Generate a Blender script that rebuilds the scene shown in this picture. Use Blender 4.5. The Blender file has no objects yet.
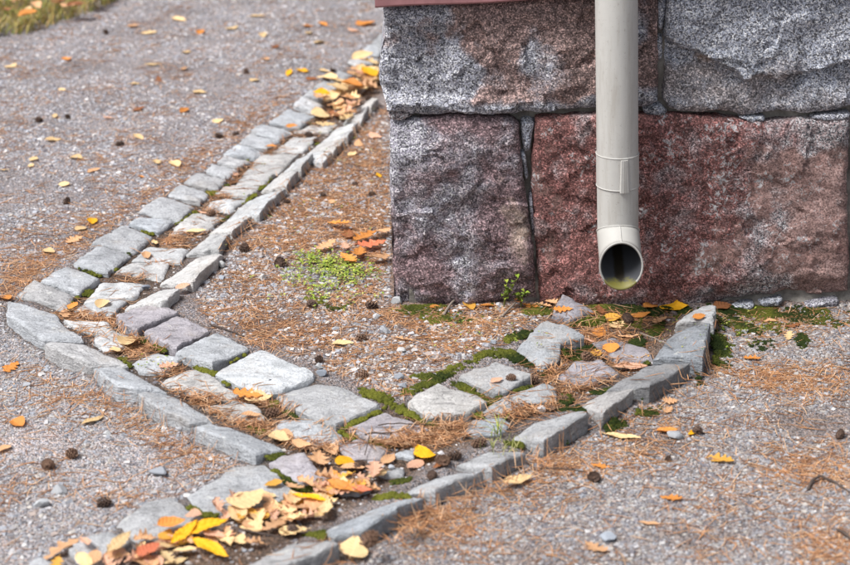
import bpy, math
import numpy as np
from mathutils import Matrix, Vector, Euler

rng = np.random.default_rng(11)
SC = bpy.context.scene
COL = SC.collection

# ------------------------------------------------------------------ camera
FPX, TH, ROLL, CAMH = 2000.0, math.radians(20.8), math.radians(-0.6), 1.64
cam_d = bpy.data.cameras.new('camera')
cam = bpy.data.objects.new('camera', cam_d); COL.objects.link(cam)
cam_d.sensor_width = 36.0; cam_d.lens = 36.0 * FPX / 850.0
cam_d.clip_start = 0.05; cam_d.clip_end = 400.0
CR = Matrix.Rotation(math.pi / 2 - TH, 3, 'X') @ Matrix.Rotation(ROLL, 3, 'Z')
cam.matrix_world = Matrix.Translation((0, 0, CAMH)) @ CR.to_4x4()
SC.camera = cam
cam_d.dof.use_dof = True
cam_d.dof.focus_distance = 4.40
cam_d.dof.aperture_fstop = 4.1
CRn = np.array(CR)

# ------------------------------------------------------------------ light
w = bpy.data.worlds.new('World'); SC.world = w; w.use_nodes = True
nt = w.node_tree; nt.nodes.clear()
sky = nt.nodes.new('ShaderNodeTexSky'); sky.sky_type = 'NISHITA'; sky.sun_disc = False
SUN_EL, SUN_AZ = math.radians(58), math.radians(-118)      # azimuth from +Y towards +X
sky.sun_elevation = SUN_EL; sky.sun_rotation = SUN_AZ
sky.dust_density = 3.0; sky.air_density = 1.0
hs = nt.nodes.new('ShaderNodeHueSaturation'); hs.inputs['Saturation'].default_value = 0.42
bg = nt.nodes.new('ShaderNodeBackground'); bg.inputs['Strength'].default_value = 0.082
wo = nt.nodes.new('ShaderNodeOutputWorld')
nt.links.new(sky.outputs[0], hs.inputs['Color']); nt.links.new(hs.outputs[0], bg.inputs['Color'])
nt.links.new(bg.outputs[0], wo.inputs['Surface'])
sd = bpy.data.lights.new('sun', 'SUN'); sd.energy = 2.6; sd.angle = math.radians(24); sd.color = (1.0, 0.985, 0.965)
sun = bpy.data.objects.new('sun', sd); COL.objects.link(sun)
sdir = Vector((math.sin(SUN_AZ) * math.cos(SUN_EL), math.cos(SUN_AZ) * math.cos(SUN_EL), math.sin(SUN_EL)))
sun.rotation_euler = sdir.to_track_quat('Z', 'Y').to_euler(); sun.location = (-2, -2, 6)
SC.view_settings.view_transform = 'Standard'; SC.view_settings.look = 'None'
SC.view_settings.gamma = 1.0; SC.view_settings.use_curve_mapping = False
SC.view_settings.exposure = 1.08

# ------------------------------------------------------------------ pixel helpers
def ray(p):
    p = np.asarray(p, float).reshape(-1, 2)
    d = np.stack([(p[:, 0] - 425) / FPX, -(p[:, 1] - 282.5) / FPX, -np.ones(len(p))], 1)
    return d @ CRn.T
def ground(p, z=0.0):
    d = ray(p); t = (np.asarray(z, float) - CAMH) / d[:, 2]
    return np.stack([d[:, 0] * t, d[:, 1] * t, CAMH + d[:, 2] * t], 1)
def onplane(p, Y):
    d = ray(p); t = Y / d[:, 1]
    return np.stack([d[:, 0] * t, d[:, 1] * t, CAMH + d[:, 2] * t], 1)
YW = float(ground([(620, 303)])[0, 1])                     # front face of the foundation
XC = float(onplane([(386, 120)], YW)[0, 0])               # its left corner

# ------------------------------------------------------------------ noise
_pt = np.random.default_rng(3).permutation(256); _pt = np.concatenate([_pt, _pt])
_gr = np.random.default_rng(4).normal(size=(256, 3)); _gr /= np.linalg.norm(_gr, axis=1)[:, None]
def perlin(P):
    P = np.asarray(P, float); i = np.floor(P).astype(int); f = P - i; i &= 255
    u = f * f * f * (f * (f * 6 - 15) + 10); r = 0
    for dx in (0, 1):
        for dy in (0, 1):
            for dz in (0, 1):
                h = _pt[_pt[_pt[(i[:, 0] + dx) & 255] + ((i[:, 1] + dy) & 255)] + ((i[:, 2] + dz) & 255)]
                g = _gr[h]
                dot = g[:, 0] * (f[:, 0] - dx) + g[:, 1] * (f[:, 1] - dy) + g[:, 2] * (f[:, 2] - dz)
                wt = (u[:, 0] if dx else 1 - u[:, 0]) * (u[:, 1] if dy else 1 - u[:, 1]) * (u[:, 2] if dz else 1 - u[:, 2])
                r = r + dot * wt
    return r
def fbm(P, octv=4, lac=2.03, gain=0.5):
    a, r = 1.0, 0
    P = np.asarray(P, float)
    for k in range(octv):
        r = r + a * perlin(P + 17.3 * k); P = P * lac; a *= gain
    return r
def v3(x, y, z=0.0): return np.stack([x, y, np.zeros_like(x) + z], 1)
def inpoly(x, y, poly):
    r = np.zeros(x.shape, bool); n = len(poly)
    for i in range(n):
        x1, y1 = poly[i][:2]; x2, y2 = poly[(i + 1) % n][:2]
        c = ((y1 > y) != (y2 > y))
        r ^= c & (x < (x2 - x1) * (y - y1) / (y2 - y1 + 1e-12) + x1)
    return r
def sstep(a, b, x):
    t = np.clip((x - a) / (b - a), 0, 1); return t * t * (3 - 2 * t)

# ------------------------------------------------------------------ mesh / object helpers
def mesh(name, V, F, smooth=True):
    me = bpy.data.meshes.new(name)
    me.from_pydata([tuple(v) for v in V] if not isinstance(V, list) else V, [], F if isinstance(F, list) else F.tolist())
    if smooth: me.polygons.foreach_set('use_smooth', np.ones(len(me.polygons), bool))
    me.update(); return me
def fastmesh(name, V, F, smooth=False):
    """V (n,3), F (m,k) arrays"""
    V = np.asarray(V, np.float32); F = np.asarray(F, np.int32); m, k = F.shape
    me = bpy.data.meshes.new(name)
    me.vertices.add(len(V)); me.vertices.foreach_set('co', V.ravel())
    me.loops.add(m * k); me.loops.foreach_set('vertex_index', F.ravel())
    me.polygons.add(m); me.polygons.foreach_set('loop_start', np.arange(0, m * k, k, dtype=np.int32))
    me.polygons.foreach_set('use_smooth', np.full(m, smooth))
    me.update(calc_edges=True); return me
def colattr(me, C, name='col'):
    a = me.color_attributes.new(name, 'FLOAT_COLOR', 'POINT')
    C = np.asarray(C, np.float32)
    if C.shape[1] == 3: C = np.concatenate([C, np.ones((len(C), 1), np.float32)], 1)
    a.data.foreach_set('color', C.ravel())
def obj(name, me, mat=None, parent=None, loc=None):
    o = bpy.data.objects.new(name, me); COL.objects.link(o)
    if me is not None and mat is not None and len(me.materials) == 0: me.materials.append(mat)
    if parent is not None: o.parent = parent
    if loc is not None: o.location = loc
    return o
def tag(o, label=None, cat=None, group=None, kind=None):
    if label: o['label'] = label
    if cat: o['category'] = cat
    if group: o['group'] = group
    if kind: o['kind'] = kind
    return o
def empty(name, loc=(0, 0, 0)):
    o = bpy.data.objects.new(name, None); COL.objects.link(o); o.location = loc; o.empty_display_size = 0.1; return o
def place(name, V, F, mat, parent=None, smooth=True, origin=None):
    """mesh given in world coordinates -> object with a local origin"""
    V = np.asarray(V, float)
    if origin is None: origin = np.array([*(V[:, :2].min(0) + V[:, :2].max(0)) / 2, V[:, 2].min()])
    origin = np.asarray(origin, float)
    me = mesh(name, V - origin, F, smooth)
    o = obj(name, me, mat)
    if parent is not None:
        o.parent = parent; o.location = Vector(origin) - parent.location
    else: o.location = origin
    return o

# ------------------------------------------------------------------ materials
class NT:
    def __init__(s, name):
        s.m = bpy.data.materials.new(name); s.m.use_nodes = True; s.t = s.m.node_tree
        s.b = s.t.nodes['Principled BSDF']; s.b.inputs['Specular IOR Level'].default_value = 0.3
    def n(s, typ, **kw):
        nd = s.t.nodes.new(typ)
        for k, v in kw.items():
            if k in nd.inputs: nd.inputs[k].default_value = v
            else: setattr(nd, k, v)
        return nd
    def l(s, a, b): s.t.links.new(a, b)
    def coords(s, rnd=True):
        tc = s.n('ShaderNodeTexCoord'); out = tc.outputs['Object']
        if rnd:
            oi = s.n('ShaderNodeObjectInfo'); mu = s.n('ShaderNodeMath', operation='MULTIPLY'); mu.inputs[1].default_value = 37.0
            s.l(oi.outputs['Random'], mu.inputs[0])
            va = s.n('ShaderNodeVectorMath', operation='ADD'); s.l(out, va.inputs[0]); s.l(mu.outputs[0], va.inputs[1]); out = va.outputs[0]
        return out
    def noise(s, vec, scale, detail=4, rough=0.55, dist=0.0):
        nd = s.n('ShaderNodeTexNoise'); nd.inputs['Scale'].default_value = scale; nd.inputs['Detail'].default_value = detail
        nd.inputs['Roughness'].default_value = rough; nd.inputs['Distortion'].default_value = dist; s.l(vec, nd.inputs['Vector']); return nd.outputs['Fac']
    def voro(s, vec, scale, out='Color', feature='F1'):
        nd = s.n('ShaderNodeTexVoronoi', feature=feature); nd.inputs['Scale'].default_value = scale; s.l(vec, nd.inputs['Vector']); return nd.outputs[out]
    def ramp(s, fac, stops, interp='LINEAR'):
        nd = s.n('ShaderNodeValToRGB'); cr = nd.color_ramp; cr.interpolation = interp
        while len(cr.elements) < len(stops): cr.elements.new(0.5)
        for e, (p, c) in zip(cr.elements, stops):
            e.position = p; e.color = (*c, 1) if not np.isscalar(c) else (c, c, c, 1)
        s.l(fac, nd.inputs[0]); return nd.outputs[0]
    def mix(s, fac, a, b, mode='MIX'):
        nd = s.n('ShaderNodeMix', data_type='RGBA', blend_type=mode)
        for v, i in ((fac, 0), (a, 6), (b, 7)):
            if hasattr(v, 'default_value') or hasattr(v, 'is_linked'): s.l(v, nd.inputs[i])
            elif i == 0: nd.inputs[0].default_value = v
            else: nd.inputs[i].default_value = (*v, 1) if not np.isscalar(v) else (v, v, v, 1)
        return nd.outputs[2]
    def sep(s, col, ch=0):
        nd = s.n('ShaderNodeSeparateColor'); s.l(col, nd.inputs[0]); return nd.outputs[ch]
    def bump(s, h, strength=0.5, dist=0.005):
        nd = s.n('ShaderNodeBump'); nd.inputs['Strength'].default_value = strength; nd.inputs['Distance'].default_value = dist
        s.l(h, nd.inputs['Height']); s.l(nd.outputs[0], s.b.inputs['Normal']); return nd
    def done(s, col, rough=0.85):
        if hasattr(col, 'is_linked'): s.l(col, s.b.inputs['Base Color'])
        else: s.b.inputs['Base Color'].default_value = (*col, 1)
        s.b.inputs['Roughness'].default_value = rough; return s.m

def granite(name, tone, patina, stain2, light=0.62, dark=0.05):
    """speckled granite; vertex colour 'pat': r = patina cover, g = second stain, b = pale lichen"""
    k = NT(name); c = k.coords()
    at = k.n('ShaderNodeAttribute', attribute_name='pat'); sp = k.n('ShaderNodeSeparateColor'); k.l(at.outputs['Color'], sp.inputs[0])
    wp = k.n('ShaderNodeVectorMath', operation='MULTIPLY_ADD'); nz = k.n('ShaderNodeTexNoise'); nz.inputs['Scale'].default_value = 140; k.l(c, nz.inputs['Vector'])
    k.l(nz.outputs['Color'], wp.inputs[0]); wp.inputs[1].default_value = (.004, .004, .004); k.l(c, wp.inputs[2]); cw = wp.outputs[0]
    cell = k.sep(k.voro(cw, 380)); cell2 = k.sep(k.voro(cw, 900)); big = k.noise(c, 8, 5, 0.65)
    grain = k.ramp(cell, [(0.0, (dark, dark, dark * 1.15)), (0.22, (dark * 1.9, dark * 1.9, dark * 2.1)), (0.42, tone), (0.70, tuple(min(1, 1.3 * t) for t in tone)), (0.9, (light, light, light * 1.02))])
    grain = k.mix(k.ramp(cell2, [(0.70, 0.0), (0.80, 0.7)]), grain, (dark * 1.6, dark * 1.55, dark * 1.7))
    def cover(ch, amp, sc, lo, hi, mx):
        m = k.n('ShaderNodeMath', operation='MULTIPLY_ADD'); k.l(k.noise(c, sc * .5, 9, 0.74, 0.9), m.inputs[0]); m.inputs[1].default_value = amp; k.l(ch, m.inputs[2])
        return k.ramp(m.outputs[0], [(lo, 0.0), (hi, mx)])
    n60 = k.noise(c, 75, 4, 0.65)
    pcol = k.mix(k.ramp(n60, [(0.3, 0.0), (0.7, 1.0)]), tuple(p * 0.45 for p in patina), tuple(min(1, p * 1.35) for p in patina))
    pcol = k.mix(1.0, pcol, k.ramp(cell, [(0.0, 0.35), (0.3, 0.8), (0.72, 1.2), (0.92, 3.0)]), 'MULTIPLY')
    col = k.mix(cover(sp.outputs[0], 0.9, 26, 0.72, 1.05, 0.9), grain, pcol)
    scol = k.mix(1.0, k.mix(n60, tuple(p * 0.55 for p in stain2), tuple(min(1, p * 1.3) for p in stain2)), k.ramp(cell, [(0.0, 0.5), (0.35, 0.95), (0.9, 1.5)]), 'MULTIPLY')
    col = k.mix(cover(sp.outputs[1], 0.9, 30, 0.75, 1.05, 0.85), col, scol)
    lic = k.mix(cell, (0.34, 0.35, 0.37), (0.70, 0.70, 0.70))
    col = k.mix(cover(sp.outputs[2], 1.0, 150, 0.80, 0.88, 0.9), col, lic)
    col = k.mix(1.0, col, k.ramp(k.noise(c, 16, 6, 0.72), [(0.32, 0.5), (0.48, 1.0), (0.75, 1.15)]), 'MULTIPLY')
    h = k.n('ShaderNodeMath', operation='MULTIPLY_ADD'); k.l(k.noise(c, 70, 8, 0.75), h.inputs[0]); h.inputs[1].default_value = 2.2; k.l(cell, h.inputs[2])
    k.bump(h.outputs[0], 0.75, 0.004)
    return k.done(col, 0.82)

def cobble_mat():
    k = NT('cut_granite'); c = k.coords(); oi = k.n('ShaderNodeObjectInfo')
    cell = k.sep(k.voro(c, 330))
    n1 = k.noise(c, 14, 6, 0.65, 0.4)
    sc = k.n('ShaderNodeMapping'); k.l(c, sc.inputs['Vector']); sc.inputs['Scale'].default_value = (1, 3.0, 6); sc.inputs['Rotation'].default_value = (0, 0, 0.6)
    n2 = k.noise(sc.outputs[0], 22, 5, 0.65, 0.5)
    f = k.ramp(n1, [(0.3, 0.70), (0.52, 1.0), (0.75, 1.22)])
    col = k.mix(1.0, oi.outputs['Color'], f, 'MULTIPLY')
    col = k.mix(1.0, col, k.ramp(cell, [(0.0, 0.72), (0.22, 0.93), (0.5, 1.0), (0.85, 1.1)]), 'MULTIPLY')
    col = k.mix(1.0, col, k.ramp(n2, [(0.30, 0.5), (0.42, 0.92), (0.6, 1.06)]), 'MULTIPLY')
    lich = k.ramp(k.noise(c, 32, 4, 0.7), [(0.62, 0.0), (0.7, 0.5)])
    col = k.mix(lich, col, (0.50, 0.50, 0.46))
    dirt = k.ramp(k.noise(c, 7, 5, 0.7), [(0.54, 0.0), (0.70, 0.55)])
    col = k.mix(dirt, col, (0.22, 0.19, 0.16))
    ge = k.n('ShaderNodeNewGeometry'); sp = k.n('ShaderNodeSeparateXYZ'); k.l(ge.outputs['Position'], sp.inputs[0])
    h = k.n('ShaderNodeMath', operation='MULTIPLY_ADD'); k.l(n2, h.inputs[0]); h.inputs[1].default_value = 1.2; k.l(k.noise(c, 120, 4, 0.7), h.inputs[2])
    k.bump(h.outputs[0], 0.8, 0.006)
    return k.done(col, 0.8)

def attr_mat(name, rough=0.85, bumpscale=None, spec=0.3, trans=0.0):
    k = NT(name); a = k.n('ShaderNodeAttribute', attribute_name='col')
    col = a.outputs['Color']
    if bumpscale:
        c = k.coords(False); nz = k.noise(c, bumpscale, 4, 0.7)
        col = k.mix(1.0, col, k.ramp(nz, [(0.3, 0.65), (0.7, 1.3)]), 'MULTIPLY'); k.bump(nz, 0.5, 0.002)
    k.b.inputs['Specular IOR Level'].default_value = spec
    return k.done(col, rough)

def ground_mat():
    k = NT('gravel_bed'); c = k.coords(False)
    a = k.n('ShaderNodeAttribute', attribute_name='col')
    cell = k.voro(c, 300); d = k.voro(c, 300, 'Distance'); cell2 = k.sep(k.voro(c, 95))
    g = k.ramp(k.sep(cell), [(0.0, 0.35), (0.25, 0.7), (0.55, 1.0), (0.9, 1.7)])
    col = k.mix(1.0, a.outputs['Color'], g, 'MULTIPLY')
    tint = k.ramp(k.sep(cell, 1), [(0.0, (0.9, 0.97, 1.12)), (0.5, (1, 1, 1)), (1.0, (1.18, 0.95, 0.82))])
    col = k.mix(1.0, col, tint, 'MULTIPLY')
    col = k.mix(1.0, col, k.ramp(k.noise(c, 5, 5, 0.65), [(0.3, 0.75), (0.65, 1.12)]), 'MULTIPLY')
    h = k.n('ShaderNodeMath', operation='SUBTRACT'); k.l(k.noise(c, 60, 5, 0.7), h.inputs[0]); k.l(d, h.inputs[1])
    k.bump(h.outputs[0], 0.8, 0.006)
    return k.done(col, 0.95)

def leaf_mat(name, c1, c2, rough=0.6):
    k = NT(name); tc = k.n('ShaderNodeTexCoord'); oi = k.n('ShaderNodeObjectInfo')
    at = k.n('ShaderNodeAttribute', attribute_name='lv'); sp = k.n('ShaderNodeSeparateColor'); k.l(at.outputs['Color'], sp.inputs[0])
    va = k.n('ShaderNodeVectorMath', operation='ADD'); k.l(tc.outputs['Object'], va.inputs[0])
    mu = k.n('ShaderNodeMath', operation='MULTIPLY'); mu.inputs[1].default_value = 19.0; k.l(oi.outputs['Random'], mu.inputs[0]); k.l(mu.outputs[0], va.inputs[1])
    c = va.outputs[0]
    n1 = k.noise(c, 45, 4, 0.6)
    col = k.mix(k.ramp(n1, [(0.3, 0.0), (0.7, 1.0)]), c1, c2)
    col = k.mix(k.ramp(k.noise(c, 110, 3, 0.6), [(0.60, 0.0), (0.70, 0.7)]), col, tuple(x * 0.42 for x in c2))
    vein = k.ramp(sp.outputs[0], [(0.0, 0.55), (0.16, 0.0)])          # midrib
    col = k.mix(vein, col, tuple(min(1, x * 1.25 + 0.02) for x in c1))
    wv = k.ramp(sp.outputs[2], [(0.0, 0.35), (0.22, 0.0)])
    col = k.mix(wv, col, tuple(x * 0.7 for x in c2))
    hv = k.n('ShaderNodeHueSaturation'); k.l(col, hv.inputs['Color'])
    mr = k.n('ShaderNodeMapRange'); k.l(oi.outputs['Random'], mr.inputs[0]); mr.inputs[3].default_value = 0.78; mr.inputs[4].default_value = 1.18
    k.l(mr.outputs[0], hv.inputs['Value'])
    k.bump(sp.outputs[2], 0.35, 0.002)
    m = k.done(hv.outputs[0], rough)
    tr = k.n('ShaderNodeBsdfTranslucent'); k.l(hv.outputs[0], tr.inputs['Color'])
    ms = k.n('ShaderNodeMixShader'); ms.inputs[0].default_value = 0.22
    out = k.t.nodes['Material Output']; k.l(k.b.outputs[0], ms.inputs[1]); k.l(tr.outputs[0], ms.inputs[2]); k.l(ms.outputs[0], out.inputs['Surface'])
    return m

def paint_mat(name, base, rough=0.45, stain=(0.3, 0.27, 0.22), amt=0.35, bscale=40):
    k = NT(name); c = k.coords(False)
    mp = k.n('ShaderNodeMapping'); k.l(c, mp.inputs['Vector']); mp.inputs['Scale'].default_value = (14, 14, 1.6)
    st = k.ramp(k.noise(mp.outputs[0], 3, 6, 0.72), [(0.47, 0.0), (0.74, amt)])
    sp = k.ramp(k.noise(c, 150, 5, 0.75), [(0.60, 0.0), (0.72, 0.7)])
    col = k.mix(k.noise(c, 9, 3), tuple(b * 0.93 for b in base), tuple(min(1, b * 1.05) for b in base))
    col = k.mix(st, col, stain); col = k.mix(sp, col, tuple(s * 0.8 for s in stain))
    k.bump(k.noise(c, bscale, 5, .65), 0.2, 0.003); k.b.inputs['Specular IOR Level'].default_value = 0.22
    return k.done(col, rough)

M = {}
M['blk_grey'] = granite('granite_grey', (0.36, 0.385, 0.455), (0.22, 0.19, 0.185), (0.42, 0.28, 0.18), 0.84, .06)
M['blk_purple'] = granite('granite_patina', (0.32, 0.325, 0.38), (0.20, 0.13, 0.115), (0.34, 0.23, 0.175), 0.76, .052)
M['blk_violet'] = granite('granite_violet', (0.30, 0.285, 0.335), (0.165, 0.105, 0.11), (0.42, 0.32, 0.26), 0.72, .048)
M['blk_red'] = granite('granite_red', (0.32, 0.25, 0.25), (0.175, 0.068, 0.060), (0.27, 0.165, 0.145), 0.66, .05)
M['cobble'] = cobble_mat()
M['ground'] = ground_mat()
M['grain'] = attr_mat('gravel_grain', 0.9, None, 0.25)
M['needle'] = attr_mat('pine_needle', 0.6, None, 0.35)
M['moss'] = attr_mat('moss', 0.95, None, 0.1)
M['grass'] = attr_mat('grass', 0.7, None, 0.2)
M['pebble'] = attr_mat('pebble_stone', 0.8, 160, 0.3)
M['pipe'] = paint_mat('painted_steel', (0.42, 0.412, 0.39), 0.6, (0.22, 0.19, 0.15), 0.5)
M['sill'] = paint_mat('maroon_paint', (0.30, 0.145, 0.15), 0.55, (0.12, 0.06, 0.06), 0.4)
LEAFC = {
    'tan': ((0.66, 0.40, 0.22), (0.53, 0.28, 0.14)), 'pink tan': ((0.70, 0.43, 0.30), (0.58, 0.31, 0.20)),
    'cream': ((0.80, 0.60, 0.33), (0.70, 0.46, 0.22)), 'orange': ((0.68, 0.29, 0.06), (0.56, 0.20, 0.05)),
    'yellow': ((0.86, 0.46, 0.015), (0.78, 0.36, 0.01)), 'brown': ((0.34, 0.14, 0.055), (0.24, 0.09, 0.04)),
    'golden': ((0.75, 0.42, 0.07), (0.66, 0.32, 0.06)), 'red': ((0.55, 0.10, 0.06), (0.60, 0.24, 0.11))}
LM = {k: leaf_mat('leaf_' + k.replace(' ', '_'), *v) for k, v in LEAFC.items()}

# ------------------------------------------------------------------ stones: traced corners (zoom windows: x0, y0, scale)
ZW = {'R1': (0, 230, 5.653), 'R2': (70, 170, 5.653), 'R3': (150, 120, 5.653), 'R4': (220, 60, 5.653), 'R5': (280, 20, 7.067),
      'R6': (0, 280, 5.653), 'R7': (100, 300, 5.653), 'R8': (120, 360, 5.653), 'S1': (200, 340, 5.653), 'S2': (300, 360, 5.653),
      'S3': (400, 340, 5.653), 'S4': (500, 290, 5.653), 'S5': (590, 290, 5.653), 'S6': (480, 370, 4.711), 'S7': (240, 440, 4.522),
      'S8': (40, 445, 4.711), 'Z3': (130, 140, 3.864), 'A4': (0, 270, 3.864), 'B7': (180, 419, 3.864), 'C8': (360, 400, 3.864)}
def zp(win, pts):
    x0, y0, s = ZW[win]; return [(x0 + x / s, y0 + y / s) for x, y in pts]
GREY, PALE, VIO, DARK = (0.37, 0.38, 0.395), (0.43, 0.43, 0.43), (0.335, 0.315, 0.34), (0.23, 0.24, 0.255)
LZ, MZ, TZ = [.012, .012, .0, .0], -.005, [-.006, -.006, .028, .028]
ST = []      # (channel, window, pts, z, colour)
for wn, p in [('R1', [(80, 358), (190, 275), (428, 370), (375, 440)]), ('R1', [(215, 283), (375, 190), (575, 272), (445, 360)]),
              ('R1', [(395, 180), (545, 82), (745, 128), (610, 245)]), ('R2', [(115, 415), (290, 300), (475, 372), (360, 462)]),
              ('R2', [(322, 298), (385, 255), (588, 285), (500, 350)]), ('R2', [(380, 225), (510, 140), (718, 197), (622, 283)]),
              ('R3', [(95, 412), (165, 350), (345, 410), (285, 465)]), ('R3', [(185, 345), (260, 290), (437, 338), (385, 392)]),
              ('R3', [(308, 280), (345, 238), (508, 285), (430, 325)]), ('R3', [(375, 235), (420, 192), (578, 232), (505, 270)]),
              ('R3', [(400, 187), (480, 135), (668, 170), (590, 212)]), ('R3', [(492, 125), (560, 68), (745, 118), (670, 155)]),
              ('R3', [(565, 58), (625, 12), (812, 65), (735, 105)]), ('R4', [(272, 345), (385, 268), (545, 315), (440, 382)]),
              ('R4', [(408, 248), (460, 205), (585, 255), (540, 300)]), ('R4', [(465, 200), (510, 152), (630, 180), (590, 222)]),
              ('R4', [(525, 150), (580, 115), (700, 145), (645, 178)]), ('R5', [(345, 425), (410, 345), (530, 365), (450, 440)]),
              ('R5', [(470, 290), (585, 228), (710, 268), (600, 335)]), ('R5', [(575, 213), (640, 160), (745, 205), (695, 245)]),
              ('R5', [(642, 150), (710, 82), (800, 120), (750, 190)])]:
    ST.append(('A', wn, p, LZ, GREY))
for wn, p in [('R1', [(440, 450), (505, 410), (690, 400), (610, 475)]), ('R1', [(505, 395), (590, 305), (800, 302), (740, 375)]),
              ('R2', [(290, 570), (370, 525), (535, 528), (500, 605)]), ('R2', [(385, 500), (460, 435), (640, 450), (600, 515)]),
              ('R2', [(590, 350), (640, 300), (840, 270), (760, 340)]), ('R3', [(200, 580), (250, 530), (400, 545), (330, 590)]),
              ('R3', [(325, 490), (350, 460), (525, 445), (440, 510)]), ('R3', [(390, 410), (420, 375), (600, 375), (540, 430)]),
              ('R3', [(500, 355), (540, 308), (685, 310), (630, 360)]), ('R3', [(555, 295), (640, 200), (820, 187), (720, 285)]),
              ('R4', [(320, 505), (420, 440), (530, 440), (470, 505)]), ('R4', [(440, 400), (500, 372), (645, 365), (600, 400)]),
              ('R4', [(640, 290), (680, 268), (760, 270), (720, 300)])]:
    ST.append(('A', wn, p, MZ, PALE))
for wn, p in [('A4', [(475, 158), (585, 78), (703, 62), (640, 122)]), ('Z3', [(105, 558), (335, 412), (368, 422), (245, 545)]),
              ('Z3', [(205, 445), (310, 365), (392, 348), (350, 408)]), ('Z3', [(300, 362), (365, 310), (480, 288), (395, 345)]),
              ('Z3', [(362, 306), (505, 200), (607, 170), (498, 285)]), ('R3', [(615, 403), (740, 302), (850, 275), (773, 358)]),
              ('R3', [(740, 296), (830, 217), (930, 175), (855, 270)]), ('R4', [(440, 560), (500, 522), (640, 508), (580, 562)]),
              ('R4', [(497, 519), (562, 472), (718, 437), (640, 502)]), ('R4', [(555, 468), (682, 367), (790, 332), (722, 432)]),
              ('R4', [(690, 360), (762, 292), (850, 252), (800, 325)]), ('R4', [(768, 286), (848, 224), (905, 207), (856, 248)])]:
    ST.append(('A', wn, p, TZ, PALE))
OZ = .018
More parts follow.
